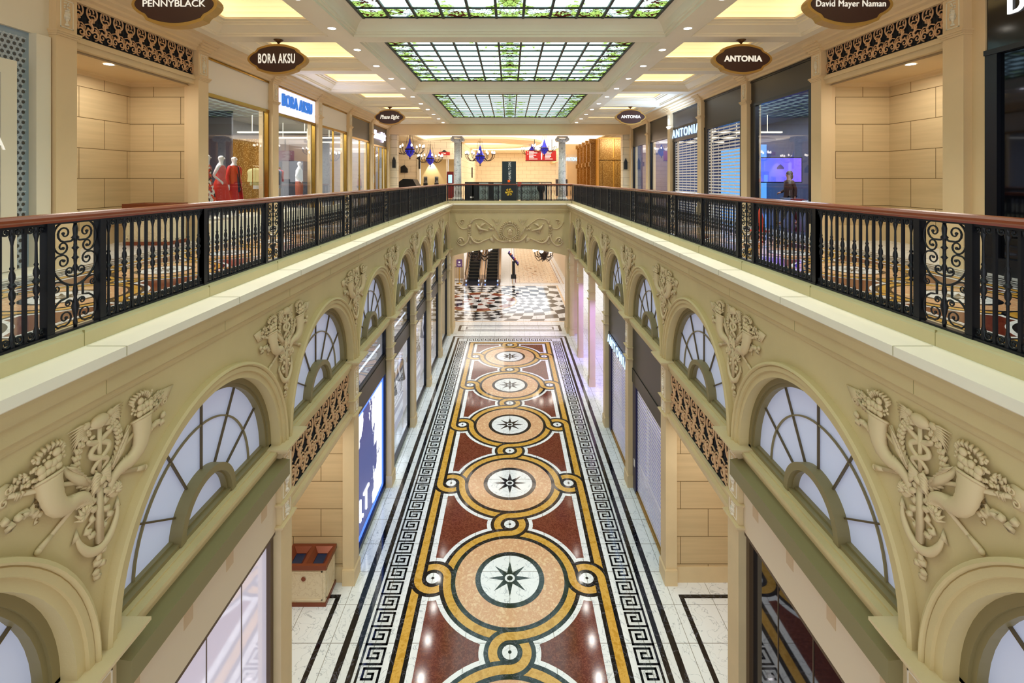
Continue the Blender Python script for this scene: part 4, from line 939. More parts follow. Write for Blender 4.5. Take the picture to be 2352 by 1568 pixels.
# shop rooms behind the glass
grey=mat('shop_grey','8d8f98',.6,noise=.06); greyd=mat('shop_dark','3a3c48',.5,noise=.1); bluei=mat('shop_blue','46506e',.4,noise=.12)
for s,wm,cm,fm in ((-1,grey,mat('shop_ceiling','a7a39c',.7),mat('shop_floor','c8c2b8',.15)),(1,bluei,mat('shop_ceiling_blue','6f7488',.5),mat('shop_floor_dark','3a4058',.08))):
    b=MB(); b.box(*sorted((s*12.6,s*12.8)),11.5,29.8,ZF,12.3); b.box(*sorted((s*7.6,s*12.7)),29.6,29.8,ZF,12.3); b.box(*sorted((s*9.1,s*12.7)),11.5,11.7,ZF,12.3); b.build('wall_shop_'+SIDE[s],wm,kind='structure')
    b=MB(); b.box(*sorted((s*7.5,s*12.7)),11.6,29.7,12.0,12.2); b.build('ceiling_shop_'+SIDE[s],cm,kind='structure')
    b=MB(); b.box(*sorted((s*7.5,s*12.6)),11.7,29.6,ZF+.001,ZF+.012); b.build('floor_shop_'+SIDE[s],fm,kind='structure')
    for i in range(5):
        y=13.3+3.6*i
        area('shop_light',(s*9.3,y,11.95),1.6,2.4,110 if s<0 else 100,(1,.96,.9) if s<0 else (.72,.8,1))
    r=thing('linear_light','row of glowing linear lamps under the %s shop ceiling'%SIDE[s],'ceiling lamp')
    for i in range(3):
        b=MB(); y=20.6+2.8*i; b.box(*sorted((s*(8.0),s*(11.4))),y,y+.16,11.25,11.31); b.box(*sorted((s*8.6,s*8.62)),y+.07,y+.09,11.31,12.0); b.box(*sorted((s*10.8,s*10.82)),y+.07,y+.09,11.31,12.0); b.build('lamp_bar',[emis('linear_lamp','fff0cf',1.3)],r)
# glitter screens
gt=mat('gold_glitter','b8863a',.35,.3); nt=gt.node_tree; g_=N(nt,'NewGeometry'); vo=N(nt,'TexVoronoi'); vo.inputs['Scale'].default_value=22; nt.links.new(g_.outputs['Position'],vo.inputs['Vector'])
rr=N(nt,'ValToRGB'); rr.color_ramp.elements[0].color=lin('f6d48a'); rr.color_ramp.elements[1].color=lin('8a6022'); rr.color_ramp.elements[1].position=.4; nt.links.new(vo.outputs[0],rr.inputs[0]); nt.links.new(rr.outputs[0],nt.nodes['Principled BSDF'].inputs['Base Color'])
b=MB(); b.box(-10.9,-9.75,19.4,19.5,ZF,10.9); b.build('screen_panel',gt,label='sparkling gold bead screen at the back of the mannequin shop',category='screen')
b=MB(); b.box(-9.6,-8.6,21.4,21.5,ZF,11.0); b.box(-12.6,-10.95,19.4,19.5,ZF,12); b.build('wall_shop_partition',greyd,kind='structure')
# screen in the right shop
r=thing('video_screen','large glowing blue and violet screen inside the right shop','screen')
sm_=bpy.data.materials.new('screen_glow'); sm_.use_nodes=True; nt=sm_.node_tree; nt.nodes.clear(); g_=N(nt,'TexCoord'); sp_=N(nt,'SeparateXYZ'); nt.links.new(g_.outputs['Object'],sp_.inputs[0])
mr=N(nt,'MapRange'); mr.inputs[1].default_value=9.2; mr.inputs[2].default_value=10.9; nt.links.new(sp_.outputs[0],mr.inputs[0]); cr=N(nt,'ValToRGB'); cr.color_ramp.elements[0].color=lin('4a6cf0'); cr.color_ramp.elements[1].color=lin('8a5cf0'); nt.links.new(mr.outputs[0],cr.inputs[0])
e_=N(nt,'Emission'); e_.inputs[1].default_value=1.0; nt.links.new(cr.outputs[0],e_.inputs[0]); oo=N(nt,'OutputMaterial'); nt.links.new(e_.outputs[0],oo.inputs[0])
b=MB(); b.box(9.15,10.65,18.0,18.1,9.22,10.08); b.build('display',sm_,r); b=MB(); b.box(9.1,10.7,18.03,18.15,9.18,10.12); b.build('bezel',black,r)
b=MB(); b.prism([(9.75,9.68),(10.0,9.68),(10.0,9.74),(9.95,9.8),(9.875,9.86),(9.8,9.8),(9.75,9.74)],'y',17.985,18.0); b.build('logo',mat('navy','1d2a7a',.5,e=.2),r)
b=MB(); b.box(12.0,12.5,24,28,8.2,11.0); b.build('display_wall',emis('blue_display','5a9cf0',1.0),label='bright blue lit display wall deep inside the shuttered shop',category='display')
def chair_table():
    r=thing('display_table','low dark display table with folded goods inside the right shop window','table',(8.7,14.2,ZF))
    b=MB(); b.box(-.7,.7,-.9,.9,.72,.78); b.build('table_top',mat('dark_top','202638',.1),r)
    l0=None
    for x,y in ((-.6,-.8),(.6,-.8),(-.6,.8),(.6,.8)):
        if l0 is None: b=MB(); b.box(-.03,.03,-.03,.03,0,.72); l0=b.build('leg',goldt,r,(x,y,0))
        else: part(l0,r,(x,y,0))
    random.seed(9)
    for i in range(9):
        b=MB(); h=random.uniform(.04,.1); b.box(-.13,.13,-.1,.1,0,h); x,y=-.45+.42*(i%3),-.6+.55*(i//3)
        b.build('folded_garment',mat('cloth%d'%(i%4),['d8dce4','2a3050','8a90a8','b03a3a'][i%4],.8),None,(8.7+x,14.2+y,ZF+.78),label='folded %s garment on the dark display table, row %s'%(['pale','navy','grey','red'][i%4],['nearest','middle','back'][i//3]),category='clothes',group='folded garments')
chair_table()
for i in range(4):
    b=MB(); b.lathe([(.05,0),(.05,.12),(.035,.13)],n=10); b.build('spot_lamp',black,None,(8.2+.9*i,12.8+.8*i,11.86),label='black cylindrical ceiling spotlight in the right shop, %s from the window'%ORD[i],category='spotlight',group='shop spotlights')
# orange cone
r=thing('floor_cone','orange-red warning cone standing on the upper walkway','cone',(6.9,13.6,ZF)); b=MB(); b.smooth=True; b.lathe([(.15,.03),(.04,.6),(.03,.62)],n=16); b.build('cone_body',mat('orange','e0452a',.5),r); b=MB(); b.box(-.19,.19,-.19,.19,0,.03); b.build('base',mat('orange','e0452a',.5),r)
# ---------------- figures ----------------
def skin(name,V,E,R,m,parent,sub=1,loc=None):
    me=bpy.data.meshes.new(name); me.from_pydata(V,E,[]); o=bpy.data.objects.new(name,me); sc.collection.objects.link(o)
    md=o.modifiers.new('s','SKIN'); 
    for i,r in enumerate(R):
        me.skin_vertices[0].data[i].radius=(r if isinstance(r,tuple) else (r,r)); me.skin_vertices[0].data[i].use_root=(i==0)
    md.use_smooth_shade=True
    if sub: q=o.modifiers.new('u','SUBSURF'); q.levels=sub; q.render_levels=sub
    dg=bpy.context.evaluated_depsgraph_get(); me2=bpy.data.meshes.new_from_object(o.evaluated_get(dg)); bpy.data.objects.remove(o)
    me2.materials.clear(); me2.materials.append(m); return link(name,me2,parent,loc)
def body(parent,m,armL,armR,legs=((.1,0),(.1,0)),nm='body',head=1.64,lean=0):
    """faces -Y. armX: (elbow,wrist,hand)"""
    V=[(0,0,.96),(0,.01,1.1),(0,0,1.28),(0,.01,1.42),(0,.0,1.51),(0,-.015,1.57),(0,-.01,head),(0,.0,head+.09)]
    R=[(.16,.11),(.125,.095),(.16,.11),(.13,.08),(.052,.052),(.06,.06),(.078,.095),(.06,.07)]
    E=[(i,i+1) for i in range(7)]
    def ch(st,pts,rs):
        p=st
        for q,r in zip(pts,rs): V.append(q); R.append(r); E.append((p,len(V)-1)); p=len(V)-1
        return p
    for e,a in ((-1,armL),(1,armR)):
        k=ch(3,[(e*.17,0,1.43),a[0],a[1],a[2]],[.052,.038,.026,(.04,.018)])
        w_=Vector(a[1]); h=Vector(a[2]); d=(h-w_).normalized(); sd=d.cross(Vector((0,1,0))); sd=sd.normalized() if sd.length>.1 else Vector((0,0,1))
        for f_ in range(4):
            o=sd*(-.024+.016*f_); L=(.06,.075,.07,.055)[f_]; ch(k,[tuple(h+o+d*.03),tuple(h+o+d*L*.7+Vector((0,.006,-.006))),tuple(h+o+d*L+Vector((0,.016,-.014)))],[.009,.008,.007])
        ch(k,[tuple(h-sd*.04),tuple(h-sd*.055+d*.035)],[.01,.008])
    for e,(dx,dy) in ((-1,legs[0]),(1,legs[1])):
        ch(0,[(e*.09,0,.88),(e*dx,dy*.4-.02,.5),(e*dx,dy+.02,.1),(e*dx,dy-.02,.04),(e*dx,dy-.13,.03)],[.085,.055,.036,.034,(.035,.022)])
    return skin(nm,V,E,R,m,parent,1)
def features(parent,zh,skinm,eye,lip):
    b=MB(); b.smooth=True; b.tube([(0,-.085,zh+.02),(0,-.108,zh-.015),(0,-.09,zh-.022)],[.008,.014,.006],6); b.build('nose',skinm,parent)
    b=MB(); b.smooth=True
    for e in (-1,1): b.blob((e*.032,-.088,zh+.018),(.016,.008,.007),8,5); b.tube([(e*.015,-.092,zh+.038),(e*.05,-.08,zh+.036)],.004,4)
    b.build('eyes',eye,parent); b=MB(); b.smooth=True; b.blob((0,-.09,zh-.045),(.022,.01,.007),8,5); b.build('mouth',lip,parent)
    b=MB(); b.smooth=True
    for e in (-1,1): b.blob((e*.08,.005,zh+.0),(.01,.018,.028),6,5)
    b.build('ears',skinm,parent)
white_s=mat('mannequin_white','f0eef0',.3); red_d=mat('red_dress','d8301c',.6); red_c=mat('red_coat','c81e18',.6); navy=mat('navy_cloth','1a1c34',.7)
eyeb=mat('eye_dark','3a2a28',.5); lipr=mat('lips','c86a60',.5); lipw=mat('lips_pale','d89a90',.5)
def tubecloth(nm,m,parent,secs,n=20,wav=0):
    """secs: (cx,cy,z,rx,ry)"""
    b=MB(); b.smooth=True; vs=[]
    for cx,cy,z,rx,ry in secs:
        for i in range(n):
            t=2*PI*i/n; k=1+wav*sin(6*t)*max(0,(secs[0][2]-z))/(secs[0][2]-secs[-1][2]); vs.append((cx+rx*k*cos(t),cy+ry*k*sin(t),z))
    q=len(secs); b.add(vs,[(j*n+i,j*n+(i+1)%n,(j+1)*n+(i+1)%n,(j+1)*n+i) for j in range(q-1) for i in range(n)]); return b.build(nm,m,parent)
HIPL=((-.31,.07,1.17),(-.2,-.06,1.03),(-.155,-.09,.99)); HIPR=((.31,.07,1.17),(.2,-.06,1.03),(.155,-.09,.99)); DNR=((.25,.03,1.15),(.27,-.03,.90),(.27,-.04,.82)); DNL=((-.25,.03,1.15),(-.27,-.03,.90),(-.27,-.04,.82))
def sleeve(nm,m,parent,a,e,wr=.05):
    V=[(e*.12,0,1.43),(e*.18,0,1.42),a[0],a[1]]; return skin(nm,V,[(0,1),(1,2),(2,3)],[.07,.07,.055,wr],m,parent,1)
def mannequin(loc,rz,lab,kind):
    r=thing('mannequin',lab,'mannequin',loc,(0,0,rz),group='shop window mannequins')
    aL,aR=(HIPL,DNR) if kind!='coat' else (DNL,DNR)
    body(r,white_s,aL,aR); features(r,1.65,white_s,eyeb,lipw)
    if kind=='dress':
        tubecloth('dress',red_d,r,[(0,0,1.45,.15,.085),(0,0,1.38,.185,.12),(0,0,1.28,.18,.13),(0,0,1.1,.14,.11),(0,0,.98,.19,.16),(0,0,.75,.24,.2),(0,0,.5,.29,.25)],24,.12)
    elif kind=='print':
        m=mat('print_fabric','d86a3c',.7); nt=m.node_tree
        if 'V' not in nt.nodes:
            t=N(nt,'TexVoronoi'); t.name='V'; t.inputs['Scale'].default_value=16; g=N(nt,'NewGeometry'); nt.links.new(g.outputs['Position'],t.inputs['Vector']); c=N(nt,'ValToRGB'); c.color_ramp.interpolation='CONSTANT'
            for i,(p,h) in enumerate(((0,'1c1a20'),(.3,'e8542c'),(.5,'f0e4dc'),(.7,'a03848'))):
                q=c.color_ramp.elements[i] if i<2 else c.color_ramp.elements.new(p); q.position=p; q.color=lin(h)
            nt.links.new(t.outputs['Color'],c.inputs[0]); nt.links.new(c.outputs[0],nt.nodes['Principled BSDF'].inputs['Base Color'])
        tubecloth('dress',m,r,[(0,0,1.46,.14,.085),(0,0,1.38,.185,.12),(0,0,1.1,.14,.11),(0,0,.9,.2,.16),(0,0,.2,.3,.26)],24,.1); sleeve('sleeve',m,r,aL,-1); sleeve('sleeve',m,r,aR,1)
    elif kind=='coat':
        tubecloth('black_top',navy,r,[(0,-.02,1.47,.1,.08),(0,-.02,1.38,.14,.12),(0,-.03,1.1,.12,.12),(0,-.03,.7,.15,.13)],16)
        b=MB(); b.smooth=True; n=20; vs=[]; secs=[(1.47,.13,.09),(1.42,.2,.12),(1.28,.2,.15),(1.05,.19,.16),(.8,.25,.2),(.4,.3,.24)]
        for z,rx,ry in secs:
            for i in range(n+1): t=-PI/2+.35+(2*PI-.7)*i/n; vs.append((rx*cos(t),ry*sin(t),z))
        b.add(vs,[(j*(n+1)+i,j*(n+1)+i+1,(j+1)*(n+1)+i+1,(j+1)*(n+1)+i) for j in range(len(secs)-1) for i in range(n)]); b.build('red_coat',red_c,r)
        sleeve('sleeve',red_c,r,aL,-1,.05); sleeve('sleeve',red_c,r,aR,1,.05)
        for e in (-1,1):
            b=MB(); b.add([(e*.05,-.13,1.47),(e*.13,-.15,1.40),(e*.1,-.185,1.3),(e*.06,-.19,1.12),(e*.04,-.14,1.45)],[(0,1,2,3,4)]); b.build('lapel',red_d,r)
    elif kind=='shirt':
        ws=mat('white_shirt','e6e8ee',.7); tubecloth('shirt',ws,r,[(0,0,1.48,.1,.07),(0,0,1.4,.19,.12),(0,0,1.1,.16,.13),(0,0,.98,.17,.13)],18); sleeve('sleeve',ws,r,aL,-1,.06); sleeve('sleeve',ws,r,aR,1,.06)
        tubecloth('trousers',mat('rust_trousers','b0604c',.7),r,[(0,0,1.0,.17,.13),(0,0,.8,.2,.14),(0,0,.12,.19,.11)],18)
    return r
zp=8.24
for s,x,y0,y1 in ((-1,7.5,11.9,15.0),(-1,7.5,15.5,18.6)):
    b=MB(); b.box(-8.5,-7.5,y0,y1,ZF,zp); b.build('display_platform',cream,label='low cream display platform in the %s left shop window'%('first' if y0<13 else 'second'),category='platform')
mannequin((-8.0,13.0,zp),PI/2+.5,'white mannequin in a patterned black and orange dress in the red window','print')
mannequin((-7.95,13.55,zp),PI/2+.2,'white mannequin in a sleeveless red dress with a hand on its hip','dress')
mannequin((-7.98,14.25,zp),PI/2-.1,'white mannequin in an open red coat over a dark top','coat')
mannequin((-7.8,18.25,zp),PI/2+.3,'white mannequin in a white shirt and rust trousers beside the clothes rack','shirt')
# clothes rack
r=thing('clothes_rack','gold clothes rack in the second left shop window','rack',(-8.35,16.9,zp))
b=MB(); b.tube([(0,-.9,0),(0,-.9,1.5),(0,1.0,1.5),(0,1.0,0)],.015,6); b.box(-.25,.25,-.92,-.88,0,.03); b.box(-.25,.25,.98,1.02,0,.03); b.build('rack_frame',goldt,r)
for i in range(10):
    c=['c9c38a','c9c38a','e4e2e0','eceaea','ded8d4','2a2e5c','262a50','30345e','a8b0c8','c8707c'][i]; y=16.9-.75+.17*i
    b=MB(); b.smooth=True; h=.5+.12*(i%3); b.tube([(0,0,0),(0,0,-.03)],.006,5); 
    vs=[]; 
    for z,w2,t in ((-.05,.03,.02),(-.1,.2,.03),(-.16,.24,.035),(-.3,.22,.035),(-h,.23,.05)):
        vs+=[(-w2,-t,z),(0,-t*1.2,z),(w2,-t,z),(w2,t,z),(0,t*1.2,z),(-w2,t,z)]
    b.add(vs,[(j*6+q,j*6+(q+1)%6,(j+1)*6+(q+1)%6,(j+1)*6+q) for j in range(4) for q in range(6)]+[(0,1,2,3,4,5)])
    b.build('hanging_garment',mat('garment_'+c,c,.8),None,(-8.35,y,zp+1.49),(0,0,0),label='%s garment, %s from the near end of the gold clothes rack'%({'c':'olive','e':'white','d':'beige','2':'navy','3':'navy','a':'pale blue'}.get(c[0]) if c!='c8707c' else 'pink',ORD[i]),category='clothes',group='garments on the gold rack')
# person walking inside the right shop
r=thing('person','person in a brown jacket and black trousers walking past the blue screen','person',(8.95,15.8,ZF),(0,0,-PI/2+.1)); r.scale=(.95,.95,.95)
skm=mat('skin','b98468',.5); br=mat('brown_jacket','4a2c20',.8); blk_c=mat('black_trousers','15161c',.8)
wL=((-.2,.02,1.16),(-.17,-.2,1.05),(-.15,-.28,1.04)); wR=((.22,.08,1.16),(.24,.05,.92),(.24,.03,.85))
body(r,skm,wL,wR,((.09,-.2),(.09,.22))); features(r,1.65,skm,eyeb,lipr)
tubecloth('jacket',br,r,[(0,0,1.49,.09,.08),(0,0,1.42,.2,.12),(0,0,1.25,.2,.14),(0,0,1.05,.18,.14),(0,0,.86,.2,.15)],18); sleeve('sleeve',br,r,wL,-1,.045); sleeve('sleeve',br,r,wR,1,.045)
skin('trousers',[(0,0,.98),(-.09,0,.88),(-.09,-.1,.5),(-.09,-.18,.12),(.09,0,.88),(.09,.07,.5),(.09,.24,.12)],[(0,1),(1,2),(2,3),(0,4),(4,5),(5,6)],[(.17,.13),.1,.075,.06,.1,.075,.06],blk_c,r)
b=MB(); b.smooth=True; b.blob((0,.02,1.70),(.095,.105,.1),14,9); b.blob((0,.07,1.6),(.085,.06,.11),12,8); b.build('hair',mat('dark_hair','3a2418',.6),r)
# ---------------- lower arcade rooms and shop fronts ----------------
lav=mat('lavender_wall','b9b4c4',.5); shopw=mat('lower_shop_wall','b8b4bc',.6,noise=.05)
for s in (-1,1):
    b=MB(); b.box(*sorted((s*3.9,s*13)),-3,31,4.96,5.1); b.build('ceiling_lower_'+SIDE[s],mat('lower_ceiling','d8d0c4',.7),kind='structure')
    b=MB(); b.box(*sorted((s*8.8,s*9)),11.6,31,0,4.96); b.box(*sorted((s*4.1,s*9)),11.62,11.75,0,4.96); b.build('wall_lower_'+SIDE[s],shopw if s<0 else mat('lower_pale_wall','d9cfc4',.6),kind='structure')
for i in range(5):
    y=13.3+3.6*i; area('shop_light',(-6.2,y,4.9),2,2.4,50,(.86,.9,1)); area('shop_light',(6.4,y,4.9),2,2.4,22 if i>1 else 70,(.85,.85,1) if i<2 else (1,.85,.85))
for k in (1,2,3):
    l=bpy.data.lights.new('violet_uplight','SPOT'); l.energy=600; l.color=(.3,.2,1); l.spot_size=1.0; l.spot_blend=.7; l.shadow_soft_size=.15
    o=link('violet_spotlight',l,None,(3.95,YL(k)+.3,4.7)); d=Vector((3.7,YL(k+1),1.8))-o.location; o.rotation_euler=d.to_track_quat('-Z','Y').to_euler()
    l=bpy.data.lights.new('lavender_spot','SPOT'); l.energy=200; l.color=(.62,.6,1); l.spot_size=1.0; l.spot_blend=.7; l.shadow_soft_size=.15
    o=link('lavender_spotlight',l,None,(-3.95,YL(k)+.3,4.7)); d=Vector((-3.7,YL(k+1),1.8))-o.location; o.rotation_euler=d.to_track_quat('-Z','Y').to_euler()
# near bays: sloped canopy beam, panel, glossy front
gloss_l=mat('lavender_gloss_glow','d8d2e4',.05,.35,e=.28,ec='e4e0f4'); gloss_d=mat('dark_mirror','5a5a66',.03,.9); panel_m=mat('panel_beige','e2cfb4',.55); panel_d=mat('panel_patch','d2b692',.6)  # the lavender panel's own glow stands in for bright light on it
oliveb=mat('olive_beam','8a7f58',.5)
for s in (-1,1):
    for k in (-2,-3):
        y0,y1=YL(k)+.2,YL(k)+3.4; nb='nearer' if k==-3 else 'second'
        b=MB(); b.prism([(s*3.45,4.70),(s*3.45,4.93),(s*3.64,4.955),(s*3.9,4.955),(s*3.9,4.70)],'y',y0-.02,y1+.02)
        b.build('canopy_beam',oliveb,label='olive boxed beam under the %s fan window, %s side'%('nearest' if k==-3 else 'second',SIDE[s]),category='beam')
        r=thing('shop_front','%s shop front below the %s olive beam on the %s'%('pale glossy' if s<0 else 'dark mirrored','nearest' if k==-3 else 'second',SIDE[s]),'shop front')
        bx('panel',panel_m,r,s,3.66,3.8,y0,y1,3.82,4.77)
        for yy in (y0+.2,y0+1.02,y0+1.85,y0+2.75): b=MB(); b.box(*sorted((s*3.655,s*3.67)),yy,yy+.16,4.25,4.77); b.build('patch',panel_d,r)
        b=MB(); b.box(*sorted((s*3.67,s*3.82)),y0,y1,3.76,3.82); b.box(*sorted((s*3.7,s*3.82)),y1-.09,y1,0,3.76); b.box(*sorted((s*3.7,s*3.82)),y0,y0+.09,0,3.76)
        for j in range(1,4): b.box(*sorted((s*3.757,s*3.77)),y0+(y1-y0)*j/4-.006,y0+(y1-y0)*j/4+.006,0,3.76)
        b.build('frame',mat('bronze_frame','5a4632',.4),r)
        b=MB(); b.box(*sorted((s*3.765,s*3.8)),y0,y1,0,3.78); b.build('glossy_panel',gloss_l if s<0 else gloss_d,r)
# left far bays
post_m=bpy.data.materials.new('poster_print'); post_m.use_nodes=True; nt=post_m.node_tree; Pn=nt.nodes['Principled BSDF']; g_=N(nt,'NewGeometry'); mp=N(nt,'Mapping'); mp.inputs['Scale'].default_value=(1,.8,.45); mp.inputs['Location'].default_value=(0,.1,.0)
nz=N(nt,'TexNoise'); nz.inputs['Scale'].default_value=1.0; nz.inputs['Detail'].default_value=9; nz.inputs['Roughness'].default_value=.62; nt.links.new(g_.outputs['Position'],mp.inputs[0]); nt.links.new(mp.outputs[0],nz.inputs['Vector'])
cr=N(nt,'ValToRGB'); cr.color_ramp.interpolation='CONSTANT'; cr.color_ramp.elements[0].color=lin('2c3470'); cr.color_ramp.elements[1].position=.60; cr.color_ramp.elements[1].color=lin('eef2fc'); sx_=N(nt,'SeparateXYZ'); nt.links.new(g_.outputs['Position'],sx_.inputs[0])
def mm(op,a,b,c=None):
    n=N(nt,'Math',operation=op)
    for i,v in enumerate((a,b,c)):
        if v is None: continue
        if isinstance(v,(int,float)): n.inputs[i].default_value=v
        else: nt.links.new(v,n.inputs[i])
    return n.outputs[0]
dy_=mm('ABSOLUTE',mm('SUBTRACT',sx_.outputs[1],13.0),None); dz_=mm('MAXIMUM',mm('SUBTRACT',sx_.outputs[2],1.6),0)
vv=mm('ADD',mm('MULTIPLY',nz.outputs[0],.8),mm('ADD',mm('MULTIPLY',dy_,.22),mm('MULTIPLY',dz_,.06))); nt.links.new(vv,cr.inputs[0]); nt.links.new(cr.outputs[0],Pn.inputs['Base Color']); nt.links.new(cr.outputs[0],Pn.inputs['Emission Color']); Pn.inputs['Emission Strength'].default_value=.75; Pn.inputs['Roughness'].default_value=.2
bluef=mat('blue_lit_frame','5a86f0',.3,e=.9,ec='4a78ff')
def lowfront(k):
    y0,y1=YL(k)+.19,YL(k)+3.41
    r=thing('shop_front',['tall shop window with a glowing brush-stroke poster on the lower left','dark-framed shop window just past the glowing poster, lower left','third dark-framed shop window on the lower left','fourth dark-framed shop window on the lower left','dark-framed shop window nearest the bridge on the lower left'][k],'shop front')
    bx('dark_band',dark,r,-1,3.74,3.84,y0,y1,3.47,4.0)
    b=MB(); b.box(-3.84,-3.74,y0,y1,0,.14); b.box(-3.84,-3.74,y0,y0+.08,.14,4.9); b.box(-3.84,-3.74,y1-.08,y1,.14,4.9); b.box(-3.84,-3.74,y0,y1,4.86,4.95); b.box(-3.84,-3.76,y0,y1,4.0,4.06); b.build('frame',darkf,r)
    glasspane(r,-1,3.80,y0,y1,4.06,4.86,gl_d); 
    b=MB(); b.box(-3.92,-3.9,y0+.1,y1-.1,4.3,4.36); b.build('tube_light',lit,r)
    if k==0:
        b=MB(); b.box(-3.86,-3.80,y0+.3,y1-.3,.3,3.3); b.build('poster',post_m,r); b=MB(); b.box(-3.9,-3.81,y0+.08,y1-.08,.14,3.46); b.build('lit_frame',bluef,r)
        text('I.T',.8,lit,r,(-3.79,y0+1.15,.85),(PI/2,0,PI/2),.01)
    else: glasspane(r,-1,3.80,y0,y1,.14,3.47,gl_m)
for k in range(5): lowfront(k)
for k,(c,h) in enumerate((('dfe4ee','white'),('3a4058','navy'),('c9b9a0','beige'),('6a7080','grey'))):
    for j in range(2):
        y=YL(k+1)+1.0+1.5*j; r=thing('mannequin','white mannequin in a %s outfit, %s one in the %s lower left window'%(h,'nearer' if j==0 else 'farther',ORD[k+1]),'mannequin',(-4.7,y,.12),(0,0,PI/2),group='lower window mannequins')
        body(r,white_s,DNL,DNR); tubecloth('dress',mat('outfit_'+h,c,.8),r,[(0,0,1.48,.1,.07),(0,0,1.4,.19,.12),(0,0,1.1,.16,.13),(0,0,.6,.26,.2)],18)
b=MB(); b.box(-5.2,-4.2,15.5,29.3,0,.12); b.build('display_platform',mat('platform_white','e8e6ee',.3),label='long low white display platform inside the lower left shop windows',category='platform')
# right bays with shutters
def rshut(k):
    y0,y1=YL(k)+.19,YL(k)+3.41
    r=thing('shop_front',['lower shop front with two-part black fascia over a pale roller shutter','lower shop front with glowing white capitals and a pale roller shutter'][k],'shop front')
    bx('fascia',dark,r,1,3.72,3.84,y0,y1,3.62,4.95); bx('lower_fascia',dark,r,1,3.70,3.84,y0,y1,3.2,3.61)
    b=MB(); b.box(3.72,3.84,y1-.34,y1,0,3.2); b.box(3.72,3.84,y0,y0+.06,0,3.2); b.build('frame',mat('indigo_frame','1c1a44',.3),r)
    b=MB(); b.box(3.73,3.84,y0+.06,y1-.34,0,.1); b.box(3.72,3.84,y0+.06,y1-.34,.03,.05); b.build('brass_sill',goldt,r)
    shutter(r,1,3.78,y0+.06,y1-.34,.1,3.2,.10,.055)
    b=MB(); b.box(4.2,4.24,y0,y1,.1,3.2); b.build('lit_backdrop',mat('lit_backdrop','4a4690',.5,e=.3,ec='6a60e0'),r)
    if k==1: text('ANTONIA',.44,emis('blue_white','a8ccff',1.5),r,(3.66,y0+1.6,3.40),(PI/2,0,-PI/2),.012,sx=1.2,bold=.004,sp=1.4)
    if k==0:
        b=MB(); b.box(3.712,3.722,y1-.26,y1-.14,.75,.95); b.build('wall_switch',white,r)
for k in (0,1): rshut(k)
r=thing('counter','black counter with a red stripe behind the right lower columns','counter',(6.2,20.6,0))
b=MB(); b.box(-.8,.8,-1.8,1.8,0,1.0); b.build('body',black,r); b=MB(); b.box(-.83,.83,-1.83,1.83,1.0,1.14); b.build('counter_top',mat('red_stripe','b02a28',.4),r)
b=MB(); b.box(7.9,8.75,19.3,22.2,1.3,3.9); b.build('wall_cabinet',mat('orange_wood','b8703c',.4),label='orange wood cabinet wall behind the black counter',category='cabinet')
# ---------------- waste bins ----------------
cm_=marble('cream_marble','e2d2b2','bfa57c',.3,4,0,.012)
def bin_(loc,rot,lab,scl=1):
    r=thing('waste_bin',lab,'bin',loc,rot,group='marble waste bins')
    b=MB(); b.box(-.47,.47,-.3,.3,.07,.74); b.box(-.47,.47,-.3,-.26,.74,.8); b.box(-.47,.47,.26,.3,.74,.8); b.box(-.47,-.44,-.26,.26,.74,.8); b.box(.44,.47,-.26,.26,.74,.8); b.build('marble_body',cm_,r)
    b=MB(); b.box(-.49,.49,-.32,.32,0,.08); b.build('plinth',copper,r)
    b=MB()
    for x0,x1,y0,y1 in ((-.50,.50,-.33,-.26),(-.50,.50,.26,.33),(-.50,-.44,-.26,.26),(.44,.50,-.26,.26),(-.04,.04,-.26,.26)): b.box(x0,x1,y0,y1,.80,.90)
    for cx in (-.24,.24): b.rings(cx-.2,cx+.2,-.26,.26,[(0,.895),(.09,.80),(.09,.78)])
    b.build('copper_top',copper,r)
    b=MB()
    for cx in (-.24,.24): b.box(cx-.11,cx+.11,-.17,.17,.77,.785)
    b.build('opening',mat('bin_liner','1a2c4c',.2),r)
    for y,e in ((-.3,-1),):
        b=MB()
        for a,c,q0,q1 in ((-.41,.41,.74,.765),(-.41,.41,.13,.155),(-.41,-.385,.13,.765),(.385,.41,.13,.765)): b.box(a,c,-.315,-.3,q0,q1)
        for a,c,q0,q1 in ((-.24,.24,.74,.765),(-.24,.24,.13,.155),(-.24,-.215,.13,.765),(.215,.24,.13,.765)): b.box(.47,.485,a,c,q0,q1)
        b.build('raised_moulding',cm_,r)
    b=MB(); b.lathe([(.05,-.32),(.045,-.325),(.02,-.33)],(0,0,.60),16,'y'); b.build('round_badge',copper,r)
    return r
bin_((-4.5,11.06,0),(0,0,0),'cream marble waste bin with a copper rim on the lower floor')
bin_((-7.9,11.0,ZF),(0,0,0),'cream marble waste bin in the upper left alcove behind the railing')
